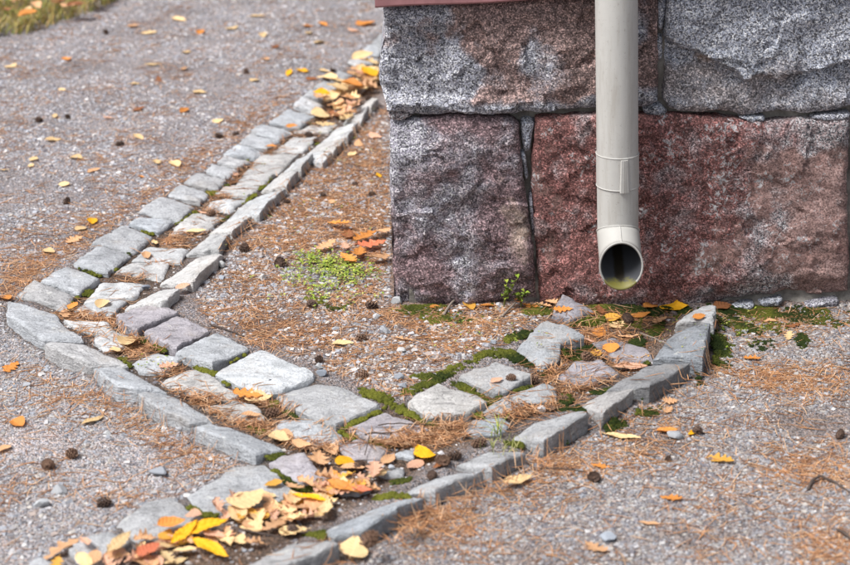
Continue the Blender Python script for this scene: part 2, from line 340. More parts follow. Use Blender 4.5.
ST += [('A', 'R6', [(22, 190), (38, 102), (320, 185), (350, 235), (495, 352), (240, 328), (130, 265)], [.020, .012, 0, 0, 0, .020, .020], GREY),
       ('A', 'R6', [(235, 352), (300, 335), (500, 365), (752, 497), (510, 466), (330, 410)], [.021, .010, .002, .002, .019, .022], GREY),
       ('A', 'R7', [(-50, 372), (130, 372), (395, 522), (215, 500), (90, 485), (0, 420)], [.015, .002, .002, .019, .022, .022], GREY),
       ('A', 'R8', [(85, 195), (125, 165), (285, 190), (570, 345), (395, 335), (200, 255)], [.021, .010, .002, .002, .019, .022], GREY),
       ('A', 'B7', [(38, 22), (100, 10), (200, 25), (410, 112), (290, 125), (140, 65)], [.021, .010, .002, .002, .019, .022], GREY),
       ('A', 'S7', [(120, 98), (190, 60), (290, 52), (395, 165), (290, 198)], .002, VIO),
       ('A', 'R6', [(385, 230), (590, 240), (640, 285), (560, 300), (440, 265)], -0.003, PALE),
       ('A', 'R6', [(550, 320), (640, 290), (740, 325), (700, 370), (600, 385), (545, 350)], -0.005, PALE),
       ('A', 'R7', [(200, 350), (330, 300), (440, 345), (360, 400), (240, 400)], -0.005, GREY),
       ('A', 'R7', [(380, 465), (540, 400), (600, 425), (750, 520), (700, 540), (520, 520)], -0.001, PALE),
       ('A', 'S1', [(60, 380), (180, 345), (300, 370), (340, 440), (210, 445)], -0.003, PALE),
       ('A', 'S1', [(440, 520), (480, 450), (640, 470), (780, 530), (760, 575), (560, 565)], -0.001, GREY),
       ('A', 'S2', [(225, 480), (330, 450), (470, 500), (440, 540), (300, 545)], -0.003, VIO),
       ('A', 'S2', [(530, 540), (600, 505), (660, 515), (640, 550)], -0.003, GREY),
       ('A', 'S7', [(630, 150), (700, 115), (750, 130), (740, 160), (660, 165)], -0.003, GREY),
       ('A', 'S7', [(440, 210), (560, 195), (600, 215), (540, 245), (450, 240)], -0.005, GREY),
       ('A', 'R7', [(88, 85), (150, 62), (330, 15), (442, 62), (210, 165), (140, 140)], .010, VIO),
       ('A', 'R7', [(255, 185), (430, 80), (620, 160), (430, 275)], .008, VIO),
       ('A', 'R7', [(432, 290), (660, 175), (845, 265), (630, 365)], .010, GREY),
       ('A', 'S1', [(75, 175), (350, 58), (645, 180), (635, 205), (420, 300), (330, 285)], .012, PALE),
       ('A', 'S2', [(-140, 185), (110, 100), (405, 225), (460, 245), (200, 365), (110, 335), (0, 290)], .010, GREY),
       ('B', 'S2', [(270, 385), (480, 280), (730, 385), (540, 430), (390, 435)], .004, VIO),
       ('B', 'S3', [(35, 345), (215, 240), (495, 345), (370, 415), (160, 425)], .010, PALE),
       ('B', 'S3', [(315, 195), (545, 80), (760, 190), (620, 285), (520, 305)], [.014, .016, .012, .006, .008], GREY),
       ('B', 'S4', [(80, 322), (215, 180), (260, 158), (380, 185), (510, 250), (350, 300), (345, 400), (240, 445)], [.012, .03, .035, .034, .024, .018, .0, .0], GREY),
       ('B', 'S4', [(275, 150), (350, 15), (410, 30), (545, 110), (420, 165)], [.012, .03, .03, .018, .010], VIO),
       ('B', 'S4', [(355, 475), (430, 410), (560, 405), (640, 460), (500, 510), (400, 505)], 0.001, VIO),
       ('B', 'S3', [(500, 385), (600, 320), (790, 260), (848, 280), (848, 340), (700, 365), (540, 410)], 0.001, GREY),
       ('B', 'S3', [(380, 500), (430, 450), (570, 435), (610, 460), (560, 520), (430, 520)], -0.001, GREY),
       ('B', 'S4', [(545, 300), (640, 275), (800, 330), (830, 375), (700, 400), (600, 340)], 0.003, VIO),
       ('B', 'S5', [(472, 192), (560, 105), (690, 65), (730, 85), (705, 172), (600, 180)], [.022, .030, .036, .037, .036, .026], GREY),
       ('B', 'S5', [(335, 385), (470, 235), (688, 178), (675, 260), (645, 378), (500, 385)], [.016, .022, .036, .038, .036, .022], DARK),
       ('B', 'S5', [(70, 555), (340, 425), (583, 390), (345, 545), (230, 560)], [.010, .014, .030, .029, .018], DARK),
       ('B', 'S6', [(465, 165), (600, 100), (738, 80), (575, 200)], [.0, .004, .026, .024], GREY),
       ('B', 'S6', [(115, 315), (260, 240), (500, 185), (523, 197), (300, 332)], [.0, .004, .022, .026, .024], GREY),
       ('B', 'C8', [(365, 262), (470, 202), (655, 177), (510, 262)], [.0, .004, .022, .022], GREY),
       ('B', 'C8', [(155, 360), (280, 297), (485, 270), (290, 345)], [.0, .004, .022, .022], GREY),
       ('B', 'S7', [(370, 415), (600, 310), (805, 248), (845, 252), (560, 400), (400, 427)], [.0, .004, .02, .022, .022, .015], GREY),
       ('B', 'S7', [(0, 560), (250, 458), (430, 437), (468, 460), (200, 575), (80, 600)], [.0, .004, .02, .022, .022, .01], GREY),
       ('B', 'B7', [(20, 290), (200, 180), (320, 165), (440, 270), (400, 310), (200, 360), (90, 360)], -.004, GREY),
       ('B', 'S8', [(350, 365), (500, 270), (620, 238), (820, 370), (600, 430), (470, 460)], -.002, GREY),
       ('B', 'S8', [(120, 475), (330, 400), (425, 450), (400, 495), (300, 560), (200, 575)], 0.003, GREY),
       ('B', 'S8', [(-90, 590), (0, 520), (70, 560), (60, 620), (-40, 640)], 0.001, GREY)]
stones = []
for ch, wn, p, z, c in ST:
    zz = np.full(len(p), z) if np.isscalar(z) else np.array(z, float)
    W_ = ground(zp(wn, p), zz)
    if np.isscalar(z) and z < .0035 and wn not in ('S7', 'B7', 'S8'): W_ = W_.mean(0) + (W_ - W_.mean(0)) * (1.30 if z == MZ else 1.28)   # floor pavers: rims lie under the needles
    else: W_ = W_.mean(0) + (W_ - W_.mean(0)) * (1.03 if wn in ('S8', 'B7', 'S7') and np.isscalar(z) else 1.05 if np.isscalar(z) else 1.0)
    stones.append((ch, W_, c, wn))
# the long channel goes on behind the corner: repeat the far end of the outer and inner rows
L_last = [s for s in stones if s[2] is GREY and s[3] == 'R5'][-1][1]; T_last = [s for s in stones if s[3] == 'R4'][-1][1]
adv = ground([(375, 40)])[0] - ground([(225, 145)])[0]; adv /= np.linalg.norm(adv)
for k in range(1, 7):
    stones.append(('A', L_last + adv * 0.30 * k, GREY, 'x'))
    if k < 5: stones.append(('A', T_last + adv * 0.36 * k, PALE, 'x'))
    stones.append(('A', (L_last + T_last) / 2 * [1, 1, 0] + adv * (0.32 * k - .5) + [0, 0, MZ], PALE, 'x'))

# ------------------------------------------------------------------ height raster of the ground (metres)
DX = 0.006; GX0, GX1, GY0, GY1 = -2.4, 2.4, 2.2, 9.4
gx = np.arange(GX0, GX1, DX); gy = np.arange(GY0, GY1, DX)
PX, PY = np.meshgrid(gx, gy)
def mask(px): return inpoly(PX, PY, ground(px)).astype(float)
def blur(A, r):
    for ax in (0, 1):
        for _ in range(2):
            B = np.pad(A, [(r + 1, r) if a == ax else (0, 0) for a in (0, 1)], mode='edge')
            c = np.cumsum(B, axis=ax)
            n = A.shape[ax]
            A = (np.take(c, np.arange(2 * r + 1, 2 * r + 1 + n), axis=ax) - np.take(c, np.arange(0, n), axis=ax)) / (2 * r + 1)
    return A
FL = [(-900, 330), (-60, 318), (6, 322), (50, 352), (100, 378), (150, 405), (195, 432), (262, 462), (190, 490), (110, 522), (40, 560), (-60, 640), (-900, 700)]
FR = [(200, 640), (300, 560), (400, 512), (480, 475), (560, 430), (640, 400), (695, 366), (722, 325), (722, 303), (1400, 303), (1400, 800), (200, 800)]
CH1 = [(75, 275), (205, 180), (330, 85), (400, 30), (420, 20), (440, 40), (390, 85), (310, 150), (230, 215), (160, 285), (150, 300), (215, 340), (330, 395), (430, 405),
       (505, 375), (560, 345), (610, 315), (680, 300), (690, 330), (640, 375), (560, 405), (450, 455), (330, 520), (240, 580), (60, 590), (200, 520), (280, 480), (270, 450), (180, 400), (100, 350), (40, 310)]
mF = np.clip(mask(FL) + mask(FR), 0, 1); mC = mask(CH1)
low = fbm(v3(PX.ravel() * 2.2, PY.ravel() * 2.2, 5.1), 3).reshape(PX.shape)
mid = fbm(v3(PX.ravel() * 14, PY.ravel() * 14, 2.1), 3).reshape(PX.shape)
H = 0.010 * low + 0.003 * mid
H = H - 0.020 * blur(mF, 5)
bC = blur(mC, 4)
H = H * (1 - bC) + bC * (-0.012 + 0.004 * mid + 0.003 * low)
HS = np.full(H.shape, -9.0)                               # stone tops
for ch, P, c, wn in stones:
    i0, i1 = np.searchsorted(gx, [P[:, 0].min(), P[:, 0].max()]); j0, j1 = np.searchsorted(gy, [P[:, 1].min(), P[:, 1].max()])
    if i1 - i0 < 1 or j1 - j0 < 1: continue
    sx, sy = PX[j0:j1, i0:i1], PY[j0:j1, i0:i1]
    A = np.c_[P[:, :2], np.ones(len(P))]; co = np.linalg.lstsq(A, P[:, 2], rcond=None)[0]
    zz = sx * co[0] + sy * co[1] + co[2]
    m = inpoly(sx, sy, P); sub = HS[j0:j1, i0:i1]; sub[m] = np.maximum(sub[m], zz[m])
cover_ = HS > -5
top_ = np.where(cover_, HS, 9.0)
near_ = blur(cover_.astype(float), 1) > 0.02                # the bed sits a little below each stone and its rim
lowt = top_.copy()
for sh in (1, 2):
    for ax in (0, 1):
        lowt = np.minimum(lowt, np.minimum(np.roll(lowt, 1, ax), np.roll(lowt, -1, ax)))
H = np.where(near_ & (lowt < 5), np.minimum(H, lowt - .007), H); H = np.where(near_, H, H)
H = .5 * H + .5 * np.minimum(H, blur(H, 1))
HS = np.where(cover_, np.maximum(HS, H), H)
def samp(A, x, y):
    fx = np.clip((np.asarray(x, float) - GX0) / DX, 0, A.shape[1] - 1.001); fy = np.clip((np.asarray(y, float) - GY0) / DX, 0, A.shape[0] - 1.001)
    i = fx.astype(int); j = fy.astype(int); u = fx - i; v = fy - j
    return A[j, i] * (1 - u) * (1 - v) + A[j, i + 1] * u * (1 - v) + A[j + 1, i] * (1 - u) * v + A[j + 1, i + 1] * u * v
HSb = blur(HS, 3)
def drop(p, A=None):
    """pixel -> point on the ground / stones"""
    A = HS if A is None else A
    q = ground(p, 0.0)
    for _ in range(4): q = ground(p, samp(A, q[:, 0], q[:, 1]))
    return q
def inside_house(x, y, m=0.0): return (x > XC - m) & (y > YW - m)

# ------------------------------------------------------------------ ground sheet
c1 = np.array([.03, .08, .2, .5, 1, 2, 4, 8, 16, 32, 60.])
step = 0.012
fx = np.arange(GX0, GX1 - .01, step); fy = np.arange(GY0, GY1 - .01, step)
xs = np.concatenate([GX0 - c1[::-1], fx, GX1 + c1]); ys = np.concatenate([GY0 - c1[::-1], fy, GY1 + c1])
X, Y = np.meshgrid(xs, ys); x, y = X.ravel(), Y.ravel()
z = samp(H, x, y)
out = np.maximum(np.maximum(GX0 - x, x - GX1), np.maximum(GY0 - y, y - GY1)); z = z * (1 - sstep(0, 2, out))
nx, ny = len(xs), len(ys)
ii = (np.arange(ny - 1)[:, None] * nx + np.arange(nx - 1)[None]).ravel()
F = np.stack([ii, ii + 1, ii + nx + 1, ii + nx], 1)
me = fastmesh('ground', np.stack([x, y, z], 1), F, True)
INT = ground([(195, 290), (400, 90), (560, 90), (900, 300), (730, 305), (600, 305), (480, 350), (400, 400), (330, 370), (215, 330)])
def zones(x, y):
    mi = samp(blurI, x, y); mf = samp(blurFL, x, y); mr = samp(blurFR, x, y); mc = samp(bC, x, y); return mi, mf, mr, mc
blurI = blur(inpoly(PX, PY, INT).astype(float), 6); blurFL = blur(mask(FL), 14); blurFR = blur(mask(FR), 6)
mi, mf, mr, mc = zones(x, y)
nb = fbm(v3(x * 3, y * 3, 9.), 3)[:, None]
C = np.array([[.225, .21, .21]]) * np.ones((len(x), 1))
C = C * (1 - mi[:, None]) + mi[:, None] * np.array([[.185, .135, .11]])
C = C * (1 - mf[:, None]) + mf[:, None] * np.array([[.30, .275, .27]])
C = C * (1 - mr[:, None]) + mr[:, None] * np.array([[.185, .16, .15]])
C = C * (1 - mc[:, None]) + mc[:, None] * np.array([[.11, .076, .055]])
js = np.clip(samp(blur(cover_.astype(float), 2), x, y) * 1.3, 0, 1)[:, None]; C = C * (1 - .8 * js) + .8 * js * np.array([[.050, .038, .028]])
C = C * (1 + 0.25 * nb)
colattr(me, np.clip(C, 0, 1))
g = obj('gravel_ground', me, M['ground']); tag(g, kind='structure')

# ------------------------------------------------------------------ gutter stones
def stone_mesh(P, seed, n=56, rings=7, round_=0.0045, bot=-0.12, rough=0.004):
    """P (k,3) top outline in world; returns V,F of a hewn stone with a rounded, uneven edge"""
    c = P.mean(0); k = len(P)
    seg = np.linalg.norm(np.roll(P, -1, 0) - P, axis=1); per = seg.sum(); cum = np.r_[0, np.cumsum(seg)]
    t = np.linspace(0, per, n, endpoint=False)
    idx = np.clip(np.searchsorted(cum, t, 'right') - 1, 0, k - 1); u = (t - cum[idx]) / seg[idx]
    B = P[idx] * (1 - u[:, None]) + P[(idx + 1) % k] * u[:, None]
    B = 0.12 * np.roll(B, 1, 0) + 0.76 * B + 0.12 * np.roll(B, -1, 0); rs = np.random.default_rng(seed); fac = [(rs.uniform(0, 6.28), rs.uniform(.35, .8), rs.uniform(.05, .22)) for _ in range(4)]
    # uneven edge
    d = B - c; r = np.linalg.norm(d[:, :2], axis=1)[:, None]; B = B - d / r * .0015 * np.array([1, 1, 0]); d = B - c
    jit = fbm(np.c_[B[:, :2] * 26, np.full(n, seed * 3.7)], 3)[:, None]
    chip = np.maximum(0, perlin(np.c_[B[:, :2] * 55, np.full(n, seed * 9.1)]) - .15)[:, None]
    B = B + d / r * (jit * 0.007 - chip * .016) * np.array([1, 1, 0])
    V = [];
    fr = np.array([0.0, .25, .5, .72, .88, .965, 1.0])[:rings]
    A = np.c_[P[:, :2], np.ones(k)]; co = np.linalg.lstsq(A, P[:, 2], rcond=None)[0]
    V.append(c[None])
    for f in fr[1:]:
        Q = c + (B - c) * f
        e = np.linalg.norm((B - Q)[:, :2], axis=1)
        zpl = Q[:, 0] * co[0] + Q[:, 1] * co[1] + co[2]
        zz = 0.5 * (Q[:, 2] + zpl)
        q3 = np.c_[Q[:, :2], np.full(n, seed * 1.3)]
        crown = 0.0015 * (1 - f ** 2)
        rr_ = fbm(q3 * [11, 11, 1], 3); lay = rr_ * rough * 1.2 + rough * .9 * (np.floor(rr_ * 5) / 5) + np.abs(fbm(q3 * [26, 26, 1] + 5, 3)) * rough * 1.0
        for a_, of_, sl_ in fac:
            lay = lay - sl_ * np.maximum(0, (Q[:, 0] - c[0]) * math.cos(a_) + (Q[:, 1] - c[1]) * math.sin(a_) - of_ * r.mean()) * .55
        Q = np.c_[Q[:, :2], zz + crown + lay - round_ * np.exp(-e / 0.0022)]
        V.append(Q)
    last = V[-1]
    for dz, sh in ((0.008, 1.004), (0.03, 1.006), (0.06, 1.0), (None, 0.97)):
        Q = c + (B - c) * sh; q3 = np.c_[Q[:, :2], np.full(n, seed + (dz or .1) * 30)]
        Q = Q + (d / r) * (fbm(q3 * [30, 30, 1], 3)[:, None] * 0.006) * np.array([1, 1, 0])
        zz = last[:, 2] - dz if dz else np.minimum(np.full(n, bot), last[:, 2] - .07)
        V.append(np.c_[Q[:, :2], zz])
    V = np.concatenate(V); F = []
    for i in range(n): F.append((0, 1 + i, 1 + (i + 1) % n))
    nr = (len(V) - 1) // n
    for a in range(nr - 1):
        for i in range(n):
            j = (i + 1) % n; F.append((1 + a * n + i, 1 + (a + 1) * n + i, 1 + (a + 1) * n + j, 1 + a * n + j))
    # orientation: outline may be clockwise
    area = np.sum(B[:, 0] * np.roll(B[:, 1], -1) - np.roll(B[:, 0], -1) * B[:, 1])
    if area < 0: F = [f[::-1] for f in F]
    return V, F
chA = empty('stone_gutter', tuple(ground([(60, 300)])[0] * [1, 1, 0]))
tag(chA, 'long grey cobblestone gutter running down the gravel path and turning towards the foreground', 'gutter')
chB = empty('stone_gutter', tuple(ground([(640, 350)])[0] * [1, 1, 0]))
tag(chB, 'mossy granite spillway channel leading from below the downpipe to the bottom left', 'gutter')
for i, (ch, P, c, wn) in enumerate(stones):
    P = P.copy(); cP = P.mean(0); dP = P - cP; P = P - dP / np.linalg.norm(dP, axis=1)[:, None] * (.0030 if P[:, 2].max() > .0155 else .0004)
    V, Fs = stone_mesh(P, i + 1)
    o = place('gutter_stone', V, Fs, M['cobble'], chA if ch == 'A' else chB); o.data.set_sharp_from_angle(angle=math.radians(32))
    k = 0.88 + 0.24 * rng.random(); tint = rng.normal(0, 1) * np.array([.008, .0, -.008])
    o.color = (*np.clip(np.array(c) * k * (.86 if ch == 'B' else 1) + tint, 0, 1), 1)

# ------------------------------------------------------------------ building: granite foundation
bld = empty('building', (XC + 1.5, YW + 1.5, 0))
tag(bld, 'building corner of rough red and grey granite blocks under a maroon sill board', 'building')
def polyres(p, n):
    p = np.asarray(p, float); s = np.linalg.norm(np.diff(p, axis=0), axis=1); c = np.r_[0, np.cumsum(s)]; t = np.linspace(0, c[-1], n)
    return np.stack([np.interp(t, c, p[:, k]) for k in range(p.shape[1])], 1)
def block(name, top, right, bottom, left, mat, seed, proud=0.0, depth=0.32, amp=0.012, res=0.0055, relief=None, edge=0.013, side=0.0, pat=None):
    """rough-faced block; the four edge polylines are traced on the wall plane (top, bottom left to right; left, right top to bottom)"""
    T, B, L, R = [onplane(q, YW)[:, [0, 2]] for q in (top, bottom, left, right)]
    wd = np.linalg.norm(T[-1] - T[0]); ht = np.linalg.norm(L[-1] - L[0])
    nu = int(max(8, wd / res)); nv = int(max(8, ht / res))
    T, B, L, R = polyres(T, nu), polyres(B, nu), polyres(L, nv), polyres(R, nv)
    u = np.linspace(0, 1, nu)[None, :, None]; v = np.linspace(0, 1, nv)[:, None, None]
    S = (1 - v) * T[None] + v * B[None] + (1 - u) * L[:, None] + u * R[:, None] - ((1 - u) * (1 - v) * T[0] + u * (1 - v) * T[-1] + (1 - u) * v * B[0] + u * v * B[-1])
    xx, zz = S[..., 0].ravel(), S[..., 1].ravel()
    U, W = np.broadcast_to(u, S.shape[:2] + (1,)).ravel(), np.broadcast_to(v, S.shape[:2] + (1,)).ravel()
    q = np.stack([xx, zz, np.full_like(xx, seed * 7.7)], 1)
    e = np.minimum(np.minimum(U, 1 - U) * wd, np.minimum(W, 1 - W) * ht)
    d = amp * 1.6 * fbm(q * [3.2, 4.5, 1], 3) + amp * 0.8 * np.abs(fbm(q * [7, 9, 1] + 3, 3)) + amp * 0.30 * fbm(q * [48, 48, 1], 4, gain=.65)
    # conchoidal breaks: terraces
    tr = fbm(q * [4.5, 6.5, 1] + 11, 3); d += amp * 0.9 * (np.floor(tr * 4 + .5) / 4 - tr * 0.5)
    rs = np.random.default_rng(seed * 31); nc = int(26 + wd * ht * 260); sd_ = np.stack([rs.uniform(xx.min(), xx.max(), nc), rs.uniform(zz.min(), zz.max(), nc)], 1)
    pw = np.stack([xx + .018 * fbm(q * [14, 14, 1] + 60, 3), zz + .018 * fbm(q * [14, 14, 1] + 80, 3)], 1)
    ci = np.argmin(((pw[:, None] - sd_[None]) ** 2).sum(2), 1); go = rs.normal(0, .065, (nc, 2)); oo = rs.normal(0, amp * .15, nc)
    d += np.clip(oo[ci] + ((pw - sd_[ci]) * go[ci]).sum(1), -amp, amp)
    jag = 0.6 + 0.8 * np.abs(fbm(q * [18, 18, 1] + 8, 3))
    d -= edge * np.exp(-e / (0.006 * jag + 0.002))
    if relief is not None: d += relief(U, W, q)
    inpl = np.exp(-e / 0.02)
    xx = xx + 0.004 * inpl * fbm(q * [30, 30, 1] + 21, 3); zz = zz + 0.004 * inpl * fbm(q * [30, 30, 1] + 31, 3)
    V = np.stack([xx, YW - proud - d, zz], 1)
    ii = (np.arange(nv - 1)[:, None] * nu + np.arange(nu - 1)[None]).ravel()
    F = [tuple(f) for f in np.stack([ii, ii + nu, ii + nu + 1, ii + 1], 1).tolist()]
    ring = list(range(nu)) + [r * nu + nu - 1 for r in range(1, nv)] + [(nv - 1) * nu + c for c in range(nu - 2, -1, -1)] + [r * nu for r in range(nv - 2, 0, -1)]
    prev = ring; nR = len(ring); Vall = [V]; base = len(V); P0 = V[ring]
    for dep in (0.02, 0.06, 0.12, 0.2, depth):
        Q = P0.copy(); Q[:, 1] = YW + dep
        n3 = fbm(np.c_[P0[:, 0] * 12, P0[:, 2] * 12, np.full(nR, dep * 40 + seed)], 3)
        Q[:, 0] += 0.006 * n3; Q[:, 2] += 0.004 * n3
        Vall.append(Q); cur = list(range(base, base + nR)); base += nR
        for i in range(nR):
            j = (i + 1) % nR; F.append((prev[i], prev[j], cur[j], cur[i]))
        prev = cur
    F.append(tuple(prev))
    o = place(name, np.concatenate(Vall), F, mat, bld)
    o.data.set_sharp_from_angle(angle=math.radians(38))
    A = np.zeros((base, 3)); nz = fbm(q * [7, 7, 1] + 50, 4); nz2 = fbm(q * [16, 16, 1] + 70, 3)
    pr = pat(U, W, nz, nz2) if pat else (np.full_like(U, .4), np.full_like(U, .1), np.full_like(U, .1))
    for a in range(3): A[:len(q), a] = np.clip(pr[a], 0, 1)
    for k_ in range((base - len(q)) // nR): A[len(q) + k_ * nR: len(q) + (k_ + 1) * nR] = A[ring]
    colattr(o.data, A, 'pat'); return o
def bump2(U, W, u, w, ru, rw): return np.exp(-((U - u) / ru) ** 2 - ((W - w) / rw) ** 2)
def pat_ul(U, W, n, m):
    r = .78 * sstep(.14, .30, U + .25 * n) * sstep(1.0, .78, W + .2 * n) - .32 * bump2(U, W, .55, .48, .13, .26) - .2 * bump2(U, W, .40, .2, .1, .14) + .5 * n + .25 * m - .35 * bump2(U, W, .93, .3, .05, .4)
    return r, .35 * bump2(U, W, .8, .1, .2, .15) + .3 * bump2(U, W, .3, .15, .1, .2) + .3 * m, .12 + .1 * bump2(U, W, .55, .45, .12, .25) + .15 * m
def pat_ur(U, W, n, m):
    return .45 * sstep(.5, .75, W + .2 * n) + .3 * n, .55 * bump2(U, W, .62, .78, .07, .12) + .4 * bump2(U, W, .1, .55, .06, .1) + .2 * m, .1 + .1 * m
def pat_ll(U, W, n, m):
    return .55 + .5 * n - .55 * bump2(U, W, .05, .1, .22, .25) - .3 * bump2(U, W, .6, .3, .12, .2), .5 * bump2(U, W, .9, .62, .14, .22) + .3 * bump2(U, W, .8, .3, .1, .2) + .25 * m, .15 + .08 * bump2(U, W, .55, .5, .12, .2) + .15 * m
def pat_lr(U, W, n, m):
    return .64 - .30 * sstep(.50, .80, U + .25 * n) + .35 * m + .3 * n - .4 * bump2(U, W, .98, .2, .05, .15) - .2 * sstep(.75, 1., W), .75 * sstep(.45, .8, U + .35 * n) * sstep(.05, .3, W + .2 * n) + .35 * bump2(U, W, .05, .4, .1, .5) + .55 * m - .05, .20 + .16 * m + .06 * bump2(U, W, .62, .4, .2, .45)
def px5(p): return [(370 + x / 3.693, y / 3.693) for x, y in p]
def px6(p): return [(580 + x / 3.141, y / 3.141) for x, y in p]
def px8(p): return [(640 + x / 4.038, 280 + y / 4.038) for x, y in p]
def sillY(x): return 8.5 - (x - 380) * 0.0495                 # lower edge of the sill board in the picture
ul_bot = px5([(65, 412), (160, 418), (200, 427), (300, 416), (430, 411), (510, 424), (560, 410), (620, 414), (720, 410), (845, 402)]) + [(640, 108.5), (657, 104)]
def ul_relief(U, W, q):
    d = -0.016 * sstep(.30, .20, U) * sstep(.1, .3, W) + 0.014 * sstep(.82, .9, W) * sstep(.5, .45, U + .06 * np.sin(W * 20))
    return d + 0.010 * sstep(.75, .9, W) * (fbm(q * [6, 6, 1] + 40, 3) > 0.02)
block('granite_block', [(381, sillY(381) - 2), (520, sillY(520) - 3), (658, sillY(658) - 3)], [(658, sillY(658) - 3), (657, 40), (658, 80), (657, 101)], ul_bot,
      px5([(48, 22), (55, 140), (34, 230), (35, 300), (58, 375), (65, 408)]), M['blk_purple'], 1, proud=0.012, amp=0.016, relief=ul_relief, side=1, pat=pat_ul)
def ur_relief(U, W, q):
    U = U * 1.42
    line = 0.46 + np.interp(U, [0, .12, .3, .42, .55, .72, 1.0], [-.05, .02, .22, .25, .20, .12, -.05]) + 0.04 * fbm(q * [25, 25, 1], 3)
    return 0.016 - 0.030 * sstep(-0.012, 0.02, W - line) + 0.01 * sstep(.1, .4, W - line)
block('granite_block', [(668, sillY(668) - 3), (1040, sillY(1040) - 3)], [(1040, sillY(1040) - 3), (1040, 106)],
      px6([(262, 312), (280, 335), (310, 347), (420, 346), (470, 348), (505, 359), (560, 352), (620, 346), (720, 352), (848, 336)]) + [(1040, 106)],
      [(667.5, sillY(667) - 3), (663.4, 41), (664, 70), (663.4, 99)], M['blk_grey'], 2, proud=0.010, amp=0.015, relief=ur_relief, pat=pat_ur)
def ll_relief(U, W, q): return -0.012 * sstep(.25, .1, U) + 0.010 * sstep(.6, .3, W) - .012 * sstep(.8, 1., W)
block('granite_block', px5([(72, 450), (110, 436), (200, 424), (330, 414), (480, 420), (530, 430), (551, 448)]), [(518.5, 123), (521, 155), (527, 200), (532, 240), (537, 300)],
      [(395, 312), (450, 316), (537, 318)], [(390, 124), (391, 200), (392, 250), (395, 312)], M['blk_violet'], 3, proud=0.006, amp=0.016, relief=ll_relief, pat=pat_ll)
def lr_relief(U, W, q): return 0.006 * sstep(.0, .3, U) - 0.014 * sstep(.86, .99, W) + .006 * sstep(.3, .0, W)
block('granite_block', [(535, 117)] + [(575, 113.5), (600, 113.5)] + px6([(190, 357), (300, 355), (400, 361), (500, 371), (580, 379), (640, 374), (700, 367), (848, 366)]), [(850, 116.5), (847, 170), (847, 230), (849, 292)],
      [(541, 318), (620, 318), (690, 314), (704, 306)] + px8([(340, 90), (440, 72), (550, 66), (600, 50), (660, 62), (730, 71), (848, 54)]),
      [(535, 117), (532, 160), (532, 200), (536, 250), (541, 318)], M['blk_red'], 4, proud=0.008, amp=0.011, relief=lr_relief, pat=pat_lr)
block('granite_block', [(856, 118), (1040, 119)], [(1040, 119), (1040, 306)], [(857, 306), (1040, 306)], [(856, 118), (854, 200), (857, 306)], M['blk_violet'], 5, proud=0.008)
def chink(px, mat, seed, proud=0.0, depth=0.12, th=0.012):
    P = onplane(px, YW); n = len(P); c = P.mean(0)
    B = []
    for i in range(n):
        for t in (0, .33, .66): B.append(P[i] * (1 - t) + P[(i + 1) % n] * t)
    B = np.array(B); B = .2 * np.roll(B, 1, 0) + .6 * B + .2 * np.roll(B, -1, 0); m = len(B); V = []
    for f, d in ((.45, th), (.8, th * .8), (1.0, 0), (1.02, -depth)):
        Q = c + (B - c) * f; Q[:, 1] = YW - proud - d + 0.012 * perlin(np.c_[Q[:, 0] * 40, Q[:, 2] * 40, np.full(m, seed * 2.2)]); V.append(Q)
    V = np.concatenate([[c * [1, 0, 1] + [0, YW - proud - th, 0]]] + V)
    F = [(0, 1 + (i + 1) % m, 1 + i) for i in range(m)]
    for a in range(3):
        for i in range(m):
            j = (i + 1) % m; F.append((1 + a * m + i, 1 + a * m + j, 1 + (a + 1) * m + j, 1 + (a + 1) * m + i))
    F.append(tuple(1 + 3 * m + i for i in range(m)))
    ar = np.sum(B[:, 0] * np.roll(B[:, 2], -1) - np.roll(B[:, 0], -1) * B[:, 2])
    if ar > 0: F = [f[::-1] for f in F]
    return place('chink_stone', V, F, mat, bld)
chink(px5([(66, 418), (95, 410), (157, 413), (155, 430), (105, 447), (72, 440)]), M['blk_red'], 1, -.004)
chink(px5([(552, 436), (612, 436), (600, 500), (588, 560), (566, 560)]), M['blk_grey'], 2, -.004)
chink(px6([(240, -10), (270, -10), (272, 40), (258, 96), (244, 90)]), M['blk_grey'], 3, -.006)
chink(px6([(238, 106), (262, 108), (260, 192), (240, 192)]), M['blk_grey'], 4, -.012)
chink(px6([(196, 342), (245, 318), (276, 348), (262, 360), (205, 362)]), M['blk_grey'], 5, .0)
chink(px6([(495, 366), (520, 358), (582, 362), (580, 380), (540, 385)]), M['blk_grey'], 6, .0)
chink(px6([(718, 368), (760, 356), (848, 350), (850, 368), (760, 380)]), M['blk_purple'], 7, .0)
chink([(519, 152), (525, 150), (529, 178), (526, 182)], M['blk_grey'], 8, -.01)
chink([(528, 196), (532, 190), (535, 232), (533, 240)], M['blk_violet'], 9, -.012)
chink(px8([(473, 82), (530, 74), (578, 70), (562, 98), (490, 106)]), M['blk_grey'], 10, .006)
chink(px8([(660, 92), (740, 75), (800, 70), (802, 98), (700, 118), (665, 110)]), M['blk_violet'], 11, .006)
chink(px8([(360, 100), (400, 95), (462, 88), (455, 110), (390, 118)]), M['blk_grey'], 12, .004)
chink(px8([(500, 118), (600, 100), (655, 108), (648, 150), (560, 150)]), M['blk_grey'], 13, .012)
chink(px8([(700, 125), (800, 108), (850, 110), (900, 150), (720, 158)]), M['blk_grey'], 14, .014)
